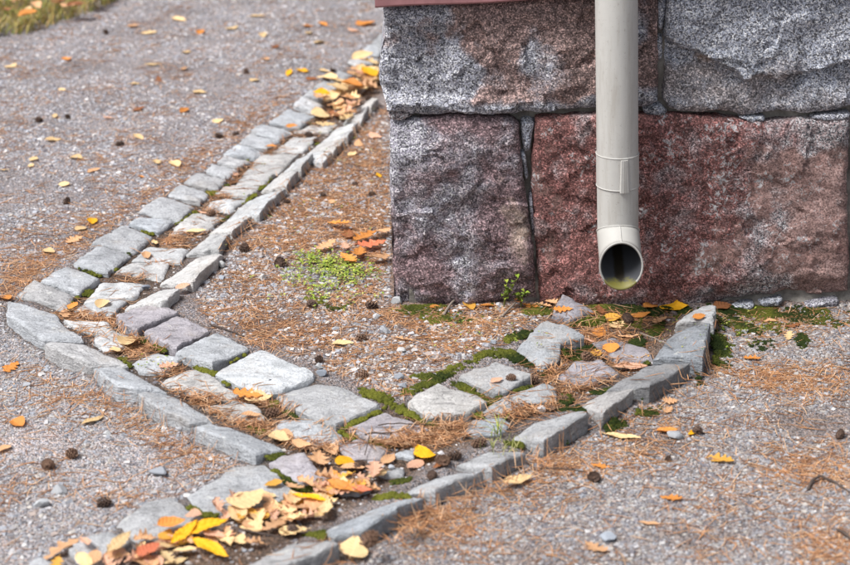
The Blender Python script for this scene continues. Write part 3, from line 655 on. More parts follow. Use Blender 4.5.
# mortar behind the joints
k = NT('old_mortar'); cc = k.coords(False); nn = k.noise(cc, 40, 6, 0.7)
mm = k.mix(k.ramp(nn, [(0.3, 0.0), (0.7, 1.0)]), (0.11, 0.10, 0.09), (0.30, 0.28, 0.25)); k.bump(nn, 0.8, 0.008); M['mortar'] = k.done(mm, 0.95)
x0, x1 = XC + 0.045, XC + 1.6
zt = onplane([(385, 7)], YW)[0, 2] + .03
us = np.arange(x0, x1, .011); vs = np.arange(-0.1, zt, .011); UX, VZ = np.meshgrid(us, vs)
q = np.stack([UX.ravel(), VZ.ravel(), np.full(UX.size, 3.3)], 1)
yy = YW + 0.020 + 0.020 * fbm(q * [16, 16, 1], 4) - 0.016 * sstep(0.01, -0.02, q[:, 1]) * sstep(XC + .7, XC + .8, q[:, 0])
n0 = len(us); ii = (np.arange(len(vs) - 1)[:, None] * n0 + np.arange(n0 - 1)[None]).ravel()
place('mortar', np.stack([q[:, 0], yy, q[:, 1]], 1), np.stack([ii, ii + 1, ii + n0 + 1, ii + n0], 1).tolist(), M['mortar'], bld)
# side of the house going back from the corner, the wall above, sill board
def boxm(x0, x1, y0, y1, z0, z1):
    V = np.array([(x, y, z) for x in (x0, x1) for y in (y0, y1) for z in (z0, z1)], float)
    return V, [(0, 1, 3, 2), (4, 6, 7, 5), (0, 4, 5, 1), (2, 3, 7, 6), (0, 2, 6, 4), (1, 5, 7, 3)]
def grid_box(x0, x1, y0, y1, z0, z1, seed, amp=.012):
    """side block: rough face towards -X"""
    us = np.arange(y0, y1 + .001, .025); vs = np.linspace(z0, z1, 18); A, B = np.meshgrid(us, vs); q = np.stack([A.ravel(), B.ravel(), np.full(A.size, seed * 5.)], 1)
    e = np.minimum(np.minimum(A - y0, y1 - A), np.minimum(B - z0, z1 - B)).ravel()
    xx = x0 - amp * fbm(q * [5, 5, 1], 4) + .03 * np.exp(-e / .015)
    n = len(us); V = np.stack([xx, q[:, 0], q[:, 1]], 1)
    ii = (np.arange(len(vs) - 1)[:, None] * n + np.arange(n - 1)[None]).ravel(); F = np.stack([ii, ii + n, ii + n + 1, ii + 1], 1).tolist()
    V2, F2 = boxm(x0 + .03, x1, y0 + .002, y1 - .002, z0 + .002, z1 - .002)
    return np.concatenate([V, V2]), [tuple(f) for f in F] + [tuple(i + len(V) for i in f) for f in F2]
ZM = onplane([(400, 115)], YW)[0, 2]
for r, (za, zb) in enumerate([(-.1, ZM - .006), (ZM + .006, zt - .01)]):
    yb = YW + .325
    for kx, ln in enumerate([.7, .9, .75, .95, .8] if r else [.9, .7, .95, .8, .75]):
        V, F = grid_box(XC + .03, XC + .3, yb + .008, yb + ln - .008, za, zb, r * 7 + kx)
        place('granite_block', V, F, M[['blk_violet', 'blk_purple', 'blk_grey'][(kx + r) % 3]], bld, smooth=False); yb += ln
V, F = boxm(XC + .08, XC + 1.6, YW + .14, YW + 4.0, -.1, zt - .012); place('foundation_core', V, F, M['mortar'], bld, smooth=False)
YS = YW - 0.045
sl = onplane([(375, 8.2), (376, -40), (560, 8.5 - 180 * .0495), (850, 8.5 - 470 * .0495)], YS)
dzx = (sl[3, 2] - sl[0, 2]) / (sl[3, 0] - sl[0, 0])
xa, xb = sl[0, 0], XC + 1.62; z0 = sl[0, 2]
def slope_board(name, xa, xb, y0, y1, z0, hgt, mat, bev=.004):
    V = []
    sec = [(y0 + bev, 0), (y0, bev), (y0, hgt - bev), (y0 + bev, hgt), (y1, hgt), (y1, 0)]
    n = 40
    for i in range(n + 1):
        x = xa + (xb - xa) * i / n
        for yy, h in sec: V.append((x, yy + .0012 * math.sin(i * 1.7 + h * 90), z0 + dzx * (x - xa) + h + .0015 * math.sin(i * .9)))
    F = []
    for i in range(n):
        for a in range(6):
            b = (a + 1) % 6; F.append((i * 6 + a, i * 6 + b, i * 6 + 6 + b, i * 6 + 6 + a))
    F.append((0, 5, 4, 3, 2, 1)); F.append(tuple(n * 6 + a for a in range(6)))
    return place(name, V, F, mat, bld, smooth=False)
slope_board('sill_board', xa, xb, YS, YW + .15, z0, .10, M['sill'])
for kx in range(9):
    slope_board('cladding_board', xa + .02, xb, YW - .012, YW + .03, z0 + .103 + kx * .146, .143, M['sill'])
V, F = boxm(xa + .02, xa + .05, YW + .032, YW + 4.2, z0 + .10, z0 + 1.42); place('side_cladding', V, F, M['sill'], bld, smooth=False)
V, F = boxm(xa, xa + .14, YW + .151, YW + 4.2, z0 + .001, z0 + .099); place('sill_board', V, F, M['sill'], bld, smooth=False)

# ------------------------------------------------------------------ downpipe
RP = 0.0445; YP = YW - RP - 0.048
a0, a1 = onplane([(618.5, 2), (619.8, 226)], YP - RP)
slope = (a1[0] - a0[0]) / (a1[2] - a0[2])
Zmit = a1[2] + 0.0 - 0.577 * RP                             # mitre height on the axis
def axx(zv): return a0[0] + slope * (zv - a0[2])
dp = empty('downpipe', (axx(Zmit), YP, Zmit - .1))
tag(dp, 'beige painted steel downpipe with angled open outlet in front of the red granite block', 'downpipe')
NSEG = 48; tt = np.linspace(0, 2 * math.pi, NSEG, endpoint=False)
def ringz(z, r, mit=False):
    x = r * np.cos(tt); y = r * np.sin(tt); zz = np.full(NSEG, z) if np.isscalar(z) else z
    if mit: zz = zz - 0.577 * y
    return np.stack([axx(zz) + x, YP + y, zz], 1)
def tube(rings, closed=False):
    V = np.concatenate(rings); F = []; m = len(rings)
    for a in range(m - (0 if closed else 1)):
        b = (a + 1) % m
        for i in range(NSEG):
            j = (i + 1) % NSEG; F.append((a * NSEG + i, a * NSEG + j, b * NSEG + j, b * NSEG + i))
    return V, F
ztop = a0[2] + 1.15
TH_ = .0022
zl = np.linspace(ztop, Zmit + .05, 14)
V, F = tube([ringz(zv, RP) for zv in zl] + [ringz(Zmit + .004, RP, True), ringz(Zmit + .0005, RP, True), ringz(Zmit, RP - .0003, True), ringz(Zmit, RP - TH_ + .0003, True), ringz(Zmit + .0005, RP - TH_, True)] + [ringz(zv, RP - TH_) for zv in zl[::-1]], True)
place('pipe', V, F, M['pipe'], dp)
# outlet: leaves the mitre forwards and 30 degrees down, cut by an upright plane
zo1, zo2 = 243.5, 288.0
dirv = np.array([0, -math.cos(math.radians(30)), -math.sin(math.radians(30))])
def outlet(r, ycut, t0=0.0):
    P = ringz(Zmit, r, True); L = (P[:, 1] - ycut) / -dirv[1]
    return P, L
zc = None
best = None
for yc in np.linspace(YP - .06, YP - .14, 60):                # where the cut plane puts the rim on the traced ellipse
    P, L = outlet(RP, yc); E = P + dirv * L[:, None]
    rel = (E - [0, 0, CAMH]) @ CRn; py = 282.5 + FPX * rel[:, 1] / rel[:, 2]
    err = abs(py.max() - zo2) + abs(py.min() - zo1)
    if best is None or err < best[0]: best = (err, yc, py.min(), py.max())
print('outlet fit', best, 'pipe tilt deg', math.degrees(math.atan(slope)))
ycut = best[1]
ringsO = []; Po, Lo = outlet(RP + .0012, ycut); Pi, Li = outlet(RP - TH_, ycut)
for f in (-.0, .2, .5, .8, 1): ringsO.append(Po + dirv * (Lo * f)[:, None])
lip = Po + dirv * (Lo * 1.0)[:, None]; cen = lip.mean(0)
ringsO.append(cen + (lip - cen) * 1.035 + [0, .001, 0]); ringsO.append(cen + (lip - cen) * 1.04 + [0, -.003, 0]); ringsO.append(cen + (lip - cen) * 0.985 + [0, -.0035, 0])
for f in (1, .8, .5, .2, 0): ringsO.append(Pi + dirv * (Li * f)[:, None])
V, F = tube(ringsO, True)
k = NT('outlet_steel'); cc = k.coords(False); sp = k.n('ShaderNodeSeparateXYZ'); k.l(cc, sp.inputs[0])
base = k.mix(k.noise(cc, 30, 4), (0.34, 0.332, 0.31), (0.38, 0.372, 0.35))
me_o = V; cz = cen[2]
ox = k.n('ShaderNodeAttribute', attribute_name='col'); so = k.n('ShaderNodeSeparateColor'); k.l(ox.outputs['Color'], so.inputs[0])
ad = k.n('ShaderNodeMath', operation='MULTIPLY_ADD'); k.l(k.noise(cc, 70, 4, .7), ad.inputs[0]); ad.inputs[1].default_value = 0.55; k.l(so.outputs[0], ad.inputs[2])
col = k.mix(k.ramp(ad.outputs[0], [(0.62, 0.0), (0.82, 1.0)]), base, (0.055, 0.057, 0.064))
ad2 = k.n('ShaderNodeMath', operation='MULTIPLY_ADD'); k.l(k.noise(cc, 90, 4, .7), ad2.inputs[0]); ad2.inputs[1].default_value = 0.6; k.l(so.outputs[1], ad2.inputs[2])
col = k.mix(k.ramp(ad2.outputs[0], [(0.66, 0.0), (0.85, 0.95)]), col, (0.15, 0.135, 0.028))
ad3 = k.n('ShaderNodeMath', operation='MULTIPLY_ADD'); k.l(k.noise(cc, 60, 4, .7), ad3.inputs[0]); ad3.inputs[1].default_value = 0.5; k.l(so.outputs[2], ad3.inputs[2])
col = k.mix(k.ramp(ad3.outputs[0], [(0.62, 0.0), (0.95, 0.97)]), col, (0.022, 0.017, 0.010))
M['outlet'] = k.done(col, 0.5)
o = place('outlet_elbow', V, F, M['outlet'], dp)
# worn stains with their own shape: r = grey zinc inside, g = algae along the bottom, b = dark water mark
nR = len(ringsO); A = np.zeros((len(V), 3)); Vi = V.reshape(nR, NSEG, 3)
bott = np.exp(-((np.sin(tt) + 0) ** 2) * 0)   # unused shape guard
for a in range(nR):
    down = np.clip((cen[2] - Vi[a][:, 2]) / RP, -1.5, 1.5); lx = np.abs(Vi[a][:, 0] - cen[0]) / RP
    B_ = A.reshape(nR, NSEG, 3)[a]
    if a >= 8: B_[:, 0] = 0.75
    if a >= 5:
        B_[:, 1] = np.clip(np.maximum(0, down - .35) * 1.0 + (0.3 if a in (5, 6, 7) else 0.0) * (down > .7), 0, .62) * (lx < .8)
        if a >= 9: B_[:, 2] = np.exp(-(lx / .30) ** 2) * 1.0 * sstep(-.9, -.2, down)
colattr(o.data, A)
def bead(z, r, rb, mit=False, name='bead'):
    rings = []
    for an in np.linspace(0, 2 * math.pi, 8, endpoint=False):
        rings.append(ringz(z + rb * math.sin(an), r + rb * math.cos(an), mit))
    V, F = tube(rings, True); return place(name, V, F, M['pipe'], dp)
bead(Zmit, RP + .0008, .0022, True, 'mitre_seam')
zb1, zb2 = onplane([(620, 159), (620, 191)], YP - RP)[:, 2]
V, F = tube([ringz(zb1, RP + .0012), ringz(zb2, RP + .0012)]); place('joint_band', V, F, M['pipe'], dp)
bead(zb1, RP + .001, .0013); bead(zb2, RP + .001, .0013)
# folded clip on the front of the band
cx = onplane([(626, 178)], YP - RP)[0, 0] - axx(zb1)
def clip():
    V = []
    for zz, wv in ((zb1 - .003, .0085), ((zb1 + zb2) / 2, .0095), (zb2 - .004, .0110)):
        for s, dpt in ((-1, .0), (-.8, .0042), (-.1, .0046), (0, .0034), (.1, .0046), (.8, .0042), (1, 0)):
            xl = cx - .004 + s * wv; V.append((axx(zz) + xl, YP - math.sqrt(max(1e-6, RP ** 2 - xl ** 2)) - .001 - dpt, zz))
    F = []
    for a in range(2):
        for i in range(6): F.append((a * 7 + i, a * 7 + i + 7, a * 7 + i + 8, a * 7 + i + 1))
    F += [tuple(range(6, -1, -1))[::-1], tuple(range(14, 21))]
    return V, F
V, F = clip(); place('band_clip', V, F, M['pipe'], dp, smooth=False)
# short seam on the outlet
V = []; pa = Po[np.argmin(Po[:, 1])]
for f in (0.03, .97):
    for s in (-.0016, -.0008, .0008, .0016):
        c_ = pa + dirv * (Lo.min() * f) + [s, 0, 0]; c_[1] -= .0018 if abs(s) < .001 else 0.0; c_[2] += .0012 if abs(s) < .001 else 0; V.append(tuple(c_))
place('outlet_seam', V, [(i, i + 1, i + 5, i + 4) for i in range(3)], M['pipe'], dp, smooth=False)
# wall bracket above the frame
zbk = ztop - .25
V, F = tube([ringz(zbk + .014, RP + .0005), ringz(zbk + .014, RP + .003), ringz(zbk - .014, RP + .003), ringz(zbk - .014, RP + .0005)], True); place('bracket_ring', V, F, M['pipe'], dp)
V, F = boxm(axx(zbk) - .006, axx(zbk) + .006, YP + RP + .001, YW + .01, zbk - .006, zbk + .006); place('bracket_arm', V, F, M['pipe'], dp, smooth=False)

# ------------------------------------------------------------------ gravel grains (uncountable)
CUBE = np.array([(x, y, z) for x in (-1, 1) for y in (-1, 1) for z in (-1, 1)], float)
CF = np.array([(0, 1, 3, 2), (4, 6, 7, 5), (0, 4, 5, 1), (2, 3, 7, 6), (0, 2, 6, 4), (1, 5, 7, 3)])
def rotm(n):
    q = rng.normal(size=(n, 4)); q /= np.linalg.norm(q, axis=1)[:, None]; a, b, c, d = q.T
    return np.stack([np.stack([1 - 2 * (c * c + d * d), 2 * (b * c - a * d), 2 * (b * d + a * c)], 1),
                     np.stack([2 * (b * c + a * d), 1 - 2 * (b * b + d * d), 2 * (c * d - a * b)], 1),
                     np.stack([2 * (b * d - a * c), 2 * (c * d + a * b), 1 - 2 * (b * b + c * c)], 1)], 1)
def grains(name, P, size, cols):
    n = len(P)
    c = CUBE[None] * (1 + rng.uniform(-.38, .38, (n, 8, 3)))
    c *= rng.uniform(.6, 1.1, (n, 1, 3))
    c = np.einsum('nij,nkj->nki', rotm(n), c); c[..., 2] *= .6
    V = P[:, None] + c * size[:, None, None] * 0.5
    F = (CF[None] + 8 * np.arange(n)[:, None, None]).reshape(-1, 4)
    me = fastmesh(name, V.reshape(-1, 3), F, False)
    colattr(me, np.repeat(cols, 8, 0))
    return obj(name, me, M['grain'])
def on_stone(x, y): return samp(HS, x, y) - samp(H, x, y) > 0.006
PAL = np.array([(.24, .235, .25), (.36, .35, .36), (.45, .435, .43), (.16, .15, .165), (.31, .255, .23), (.25, .21, .19), (.40, .37, .34), (.28, .29, .32)])
def scatter(px_poly, n, sz, wts, name, label, k=1.0):
    W = ground(px_poly); lo, hi = W.min(0), W.max(0)
    x = rng.uniform(max(lo[0], GX0 + .02), min(hi[0], GX1 - .02), n * 3); y = rng.uniform(lo[1], min(hi[1], GY1 - .02), n * 3)
    ok = inpoly(x, y, W) & ~inside_house(x, y, .0) & ~on_stone(x, y)
    ok &= (fbm(v3(x * 4, y * 4, 1.7), 3) * 1.3 + rng.uniform(-.4, .4, len(x))) > -.22
    x, y = x[ok][:n], y[ok][:n]; n = len(x)
    s = np.exp(rng.normal(math.log(sz * .85), .48, n)); s = np.clip(s, sz * .4, sz * 2.6)
    z = samp(H, x, y) + s * .02
    ci = rng.choice(len(PAL), n, p=np.array(wts) / sum(wts)); c = np.clip(PAL[ci] * rng.uniform(.75, 1.2, (n, 1)) * k, 0, 1)
    o = grains(name, np.stack([x, y, z], 1), s, c); tag(o, label, 'gravel', kind='stuff'); return o
LEFTP = [(-60, 345), (-60, -60), (420, -60), (395, 30), (200, 180), (60, 290), (0, 325)]
scatter(LEFTP, 62000, .0044, [5, 4, 1.2, 3, 1.2, 1.2, 1, 4], 'gravel', 'blue grey crushed gravel covering the path on the left', 1.12)
scatter([(195, 290), (400, 80), (420, 290), (560, 310), (480, 350), (400, 400), (330, 372), (215, 332)], 22000, .0046, [4, 4, 3, 3, 3, 3, 2, 3], 'gravel', 'fine gravel mixed with needles in the plot beside the wall')
scatter([(-60, 320), (6, 322), (100, 378), (195, 432), (262, 462), (190, 490), (40, 560), (-60, 640)], 14000, .0038, [4, 5, 2, 2, 1.5, 2, 2, 4], 'gravel', 'pale sandy gravel in the bottom left corner', .92)
scatter([(200, 640), (300, 560), (400, 512), (480, 475), (560, 430), (640, 400), (695, 366), (722, 325), (722, 303), (930, 300), (930, 640)], 100000, .0035, [4, 4, 2.0, 4, 5, 5, 2.5, 2], 'gravel', 'coarse pinkish gravel on the right below the wall', .84)
scatter(CH1, 8000, .0042, [3, 3, 2, 3, 2, 3, 2, 2], 'gravel', 'fine grit lodged in the joints of the stone gutters')

# ------------------------------------------------------------------ pine needles (uncountable)
def needles(P, name, label, ln=(.028, .058), wdt=.00078, lift=.002, ang=None, cols=None):
    n = len(P); th = rng.uniform(0, 2 * math.pi, n) if ang is None else ang
    L = rng.uniform(*ln, n); bend = rng.normal(0, .18, n); tilt = rng.normal(0, .05, n)
    K = 4; V = np.zeros((n, K, 3, 3))
    for k in range(K):
        s = (k / (K - 1) - .5); a = th + bend * s * 2
        cx = P[:, 0] + L * s * np.cos(th) - L * bend * (s * s - .08) * np.sin(th); cy = P[:, 1] + L * s * np.sin(th) + L * bend * (s * s - .08) * np.cos(th)
        zz = samp(HS, cx, cy); wk = wdt * (1.0 if 0 < k < K - 1 else .45)
        zz = .35 * zz + .65 * P[:, 2] + lift * P[:, 3] + .0012 + L * s * tilt
        zz = np.maximum(zz, samp(HS, cx, cy) + .0018)
        for m in range(3):
            an = 2 * math.pi * m / 3 + .5
            V[:, k, m, 0] = cx - np.sin(a) * wk * math.cos(an); V[:, k, m, 1] = cy + np.cos(a) * wk * math.cos(an); V[:, k, m, 2] = zz + wk * math.sin(an)
    base = np.arange(n)[:, None] * K * 3; F = []
    for k in range(K - 1):
        for m in range(3):
            m2 = (m + 1) % 3; F.append(np.concatenate([base + k * 3 + m, base + k * 3 + m2, base + k * 3 + 3 + m2, base + k * 3 + 3 + m], 1))
    me = fastmesh(name, V.reshape(-1, 3), np.stack(F, 1).reshape(-1, 4), False)
    pc = np.array([(.46, .24, .115), (.55, .31, .16), (.37, .185, .09), (.60, .40, .25), (.26, .13, .07)]) if cols is None else cols
    c = pc[rng.integers(0, len(pc), n)] * rng.uniform(.65, 1.15, (n, 1)) * [.95, .91, .88]; colattr(me, np.clip(np.repeat(c, K * 3, 0), 0, 1))
    o = obj(name, me, M['needle']); tag(o, label, 'needles', kind='stuff'); return o
def ndl_points(px):
    px = np.asarray(px); q = drop(px); ok = ~inside_house(q[:, 0], q[:, 1], .012) & (q[:, 0] > GX0 + .1) & (q[:, 0] < GX1 - .1) & (q[:, 1] < GY1 - .1)
    ok &= ~(on_stone(q[:, 0], q[:, 1]) & (rng.random(len(q)) < .85))
    q = q[ok]; return np.c_[q, rng.random(len(q)) ** 1.5]
def uni(poly, n, clump=0.0, fs=7.):
    poly = np.array(poly); lo, hi = poly.min(0), poly.max(0); p = rng.uniform(lo, hi, (n * 5, 2)); p = p[inpoly(p[:, 0], p[:, 1], poly)]
    if clump:
        g_ = ground(p); p = p[fbm(v3(g_[:, 0] * fs, g_[:, 1] * fs * .8, 4.4), 3) + rng.uniform(-.35, .35, len(p)) > clump]
    return p[:n]
def line(pts, n, sig):
    q = polyres(np.array(pts, float), n); return q[rng.permutation(n)] + rng.normal(0, 1, (n, 2)) * sig
def blob(x, y, rx, ry, n): return np.array([x, y]) + rng.normal(0, 1, (n, 2)) * [rx, ry]
PLOT = [(195, 300), (395, 95), (396, 292), (545, 305), (480, 350), (400, 400), (330, 372), (215, 332)]
needles(ndl_points(np.concatenate([uni(PLOT, 3600, -.1, 10.), uni([(215, 250), (385, 105), (392, 285), (300, 250)], 1900), blob(470, 325, 30, 10, 350)])), 'pine_needles', 'brown pine needles strewn over the plot between gutter and wall')
mid1 = [(372, 78), (300, 140), (240, 190), (190, 235), (140, 275), (100, 310)]
needles(ndl_points(np.concatenate([line(mid1, 950, (9, 4)), line([(148, 268), (170, 240), (215, 205), (240, 175), (290, 140)], 500, (3, 2)), line([(70, 312), (120, 330), (150, 350)], 500, (10, 4))])), 'pine_needles', 'pine needles caught in the far arm of the gutter')
needles(ndl_points(np.concatenate([line([(85, 325), (130, 350), (190, 385), (225, 405)], 560, (8, 4)), line([(175, 385), (230, 418), (300, 440), (330, 445)], 620, (9, 4)), line([(225, 405), (260, 400), (300, 425), (340, 432)], 300, (5, 3)),
        line([(330, 440), (390, 440), (440, 432), (500, 420), (560, 395), (620, 360)], 1250, (14, 6)), blob(415, 436, 22, 6, 420), blob(520, 402, 25, 6, 260), blob(560, 370, 14, 8, 170), blob(600, 335, 28, 10, 420)])), 'pine_needles', 'thick drift of pine needles where the two gutters meet', lift=.005)
needles(ndl_points(np.concatenate([uni([(240, 565), (400, 512), (560, 432), (690, 370), (722, 310), (850, 320), (850, 565)], 1200, .08), blob(785, 322, 45, 9, 420), blob(600, 316, 45, 7, 300), blob(760, 372, 50, 6, 300), blob(800, 385, 40, 8, 300), blob(430, 520, 25, 10, 220), line([(420, 535), (520, 488), (600, 452), (700, 400)], 300, (18, 9)),
        blob(640, 455, 40, 14, 150), blob(815, 470, 30, 12, 300), blob(830, 545, 25, 15, 260), blob(560, 465, 20, 8, 150)])), 'pine_needles', 'pine needles scattered over the gravel on the right')
needles(ndl_points(np.concatenate([uni([(-30, 300), (-30, -20), (400, -20), (385, 40), (200, 180), (10, 290)], 2600, .03), line([(0, 300), (100, 225), (190, 165), (290, 90)], 700, (9, 5)), blob(20, 275, 18, 12, 260)])), 'pine_needles', 'pine needles scattered over the grey path on the left')
needles(ndl_points(np.concatenate([uni([(-30, 340), (100, 390), (190, 440), (240, 470), (120, 520), (-30, 580)], 420, .05), line([(30, 380), (110, 405), (175, 448), (215, 465)], 240, (16, 8)), blob(130, 500, 30, 6, 60)])), 'pine_needles', 'sparse pine needles on the sandy gravel at bottom left')

# ------------------------------------------------------------------ moss (uncountable)
mpts = []
def mline(win, pts, sig, n, h=1.0):
    p = zp(win, pts) if win else pts; q = polyres(np.array(p, float), n) + rng.normal(0, 1, (n, 2)) * [sig, sig * .55]; mpts.append((q, h))
def mblob(x, y, rx, ry, n, h=1.0): mpts.append((np.array([x, y]) + rng.normal(0, .55, (n, 2)) * [rx, ry], h))
mline('R1', [(375, 450), (410, 405), (440, 375)], 1.6, 80); mline('R1', [(440, 200), (520, 235), (560, 250)], 1.0, 60); mline('R1', [(480, 360), (520, 345)], 1.0, 30); mline('R1', [(600, 250), (660, 210), (740, 130)], .9, 50, .6)
mline('R2', [(420, 340), (490, 358)], 1, 40); mline('R2', [(600, 295), (720, 230)], 1.1, 60); mline('R2', [(800, 125), (840, 130)], 1.3, 50)
mline('R3', [(340, 410), (400, 390), (430, 360)], 1.6, 90); mline('R3', [(540, 465), (600, 410), (680, 330)], .9, 70); mline('R3', [(540, 215), (580, 218)], 1, 30); mline('R3', [(560, 302), (610, 302)], .8, 24); mline('R3', [(400, 560), (430, 545)], 1, 24); mline('R3', [(190, 560), (260, 510)], 1, 40)
mline('R4', [(550, 470), (640, 450), (715, 432)], .6, 50, .5); mline('R4', [(500, 535), (640, 510)], .6, 40, .5)
mline('R7', [(230, 162), (300, 130), (380, 95)], 1.8, 150); mline('R7', [(235, 215), (300, 240), (375, 275)], 1.7, 130); mline('R7', [(520, 335), (600, 375), (680, 440), (800, 490)], 2.0, 220); mline('R7', [(640, 375), (740, 330), (840, 285)], 1.6, 130); mline('R7', [(120, 330), (220, 385)], 1.0, 50); mline('R7', [(545, 380), (690, 445)], 2.2, 120)
mline('S1', [(130, 215), (250, 275), (400, 300), (450, 320)], 1.4, 120); mline('S1', [(500, 400), (590, 440), (650, 465), (750, 490)], 2.2, 200); mline('S1', [(410, 370), (440, 310)], 1.4, 40); mline('S1', [(290, 500), (350, 520)], 1.0, 40)
mline('S2', [(225, 410), (245, 370), (330, 325), (460, 265)], 2.6, 330, 1.4); mline('S2', [(225, 430), (310, 430), (390, 450), (470, 495)], 1.8, 170); mline('S2', [(350, 180), (440, 205), (540, 250), (640, 290), (700, 320)], 2.2, 260, 1.0); mline('S2', [(700, 335), (760, 370)], 1.8, 60); mline('S2', [(620, 180), (720, 130), (800, 100), (848, 80)], 2.2, 110)
mline('S3', [(40, 300), (140, 255), (220, 215), (300, 160), (420, 125)], 2.6, 170, .9); mline('S3', [(320, 240), (400, 270), (490, 315), (590, 320)], 2.6, 330); mline('S3', [(0, 390), (110, 420), (200, 470)], 2.0, 160); mline('S3', [(450, 95), (560, 55)], 1.8, 90); mline('S3', [(560, 70), (650, 80), (720, 130)], 3.4, 330, 1.2); mline('S3', [(490, 360), (560, 340), (640, 290), (710, 255)], 2.0, 150); mline('S3', [(400, 410), (500, 415), (590, 430)], 1.6, 100); mline('S3', [(100, 205), (180, 215)], 2, 60)
mline('S4', [(40, 290), (100, 265), (160, 245)], 2.0, 160, 1.5); mline('S4', [(160, 125), (270, 110)], 3.2, 200); mline('S4', [(300, 160), (380, 170), (470, 190)], 2.0, 160, 1.3); mline('S4', [(500, 175), (560, 180)], 3.2, 240, 2.4); mline('S4', [(360, 350), (430, 350), (540, 340)], 4.2, 420, 1.5); mline('S4', [(440, 30), (560, 70), (700, 90), (840, 110)], 5.2, 520); mline('S4', [(750, 320), (820, 285)], 2.6, 170, 1.8); mline('S4', [(660, 180), (780, 210)], 5, 160); mline('S4', [(240, 470), (300, 450)], 1.5, 50)
mline('S5', [(330, 415), (380, 408), (460, 395)], 1.2, 80); mline('S5', [(575, 380), (610, 420), (625, 465)], 2.6, 190); mline('S5', [(430, 110), (550, 120)], 2.2, 130, 1.5); mline('S5', [(100, 560), (210, 545)], .9, 50); mline('S5', [(240, 320), (290, 290)], 2.2, 110, 1.6); mline('S5', [(360, 260), (395, 190)], 2.4, 110); mline('S5', [(715, 250), (740, 340), (770, 420)], 4.0, 220, .8); mline('S5', [(740, 140), (790, 190), (830, 110)], 6, 220, .8)
mline('S6', [(515, 110), (570, 100), (690, 80)], 1.2, 100); mline('S6', [(390, 190), (470, 180), (530, 185), (570, 215)], 1.5, 140); mline('S6', [(770, 160), (820, 180)], 3, 150); mline('S6', [(130, 345), (230, 345), (270, 360)], 1.6, 100); mline('S6', [(0, 460), (50, 480)], 1.4, 50); mline('S6', [(600, 235), (660, 245)], 2.4, 90); mline('S6', [(300, 350), (400, 320)], 2.4, 70, .6); mblob(566, 402, 5, 4, 120, 2.4)
mline('S7', [(340, 430), (440, 425), (520, 450)], 2.2, 240, 1.2); mline('S7', [(630, 265), (740, 250), (810, 235)], 1.4, 120); mline('S7', [(250, 230), (320, 210), (410, 190)], 3.0, 300, 1.3); mline('S7', [(140, 120), (240, 200)], 1.4, 80); mline('S7', [(100, 60), (190, 70)], 2.2, 90, .7); mline('S7', [(700, 190), (760, 185)], 2, 60); mline('S7', [(130, 300), (230, 265)], 2, 90)
mline('S8', [(720, 285), (800, 330)], 2.2, 110)
for p_ in [(430, 302, 22, 6, 420), (418, 310, 14, 5, 180), (445, 318, 22, 6, 160), (500, 300, 10, 4, 60), (745, 310, 26, 5, 260), (770, 316, 20, 5, 140), (795, 318, 20, 4, 120), (803, 341, 5, 5, 90), (720, 342, 6, 7, 90), (760, 345, 10, 6, 40), (745, 330, 14, 8, 60), (780, 312, 60, 4, 260), (830, 322, 24, 5, 90), (760, 328, 30, 6, 90), (590, 310, 40, 4, 200), (640, 312, 26, 4, 140), (335, 308, 10, 2.5, 60), (315, 300, 16, 4, 30)]: mblob(*p_)
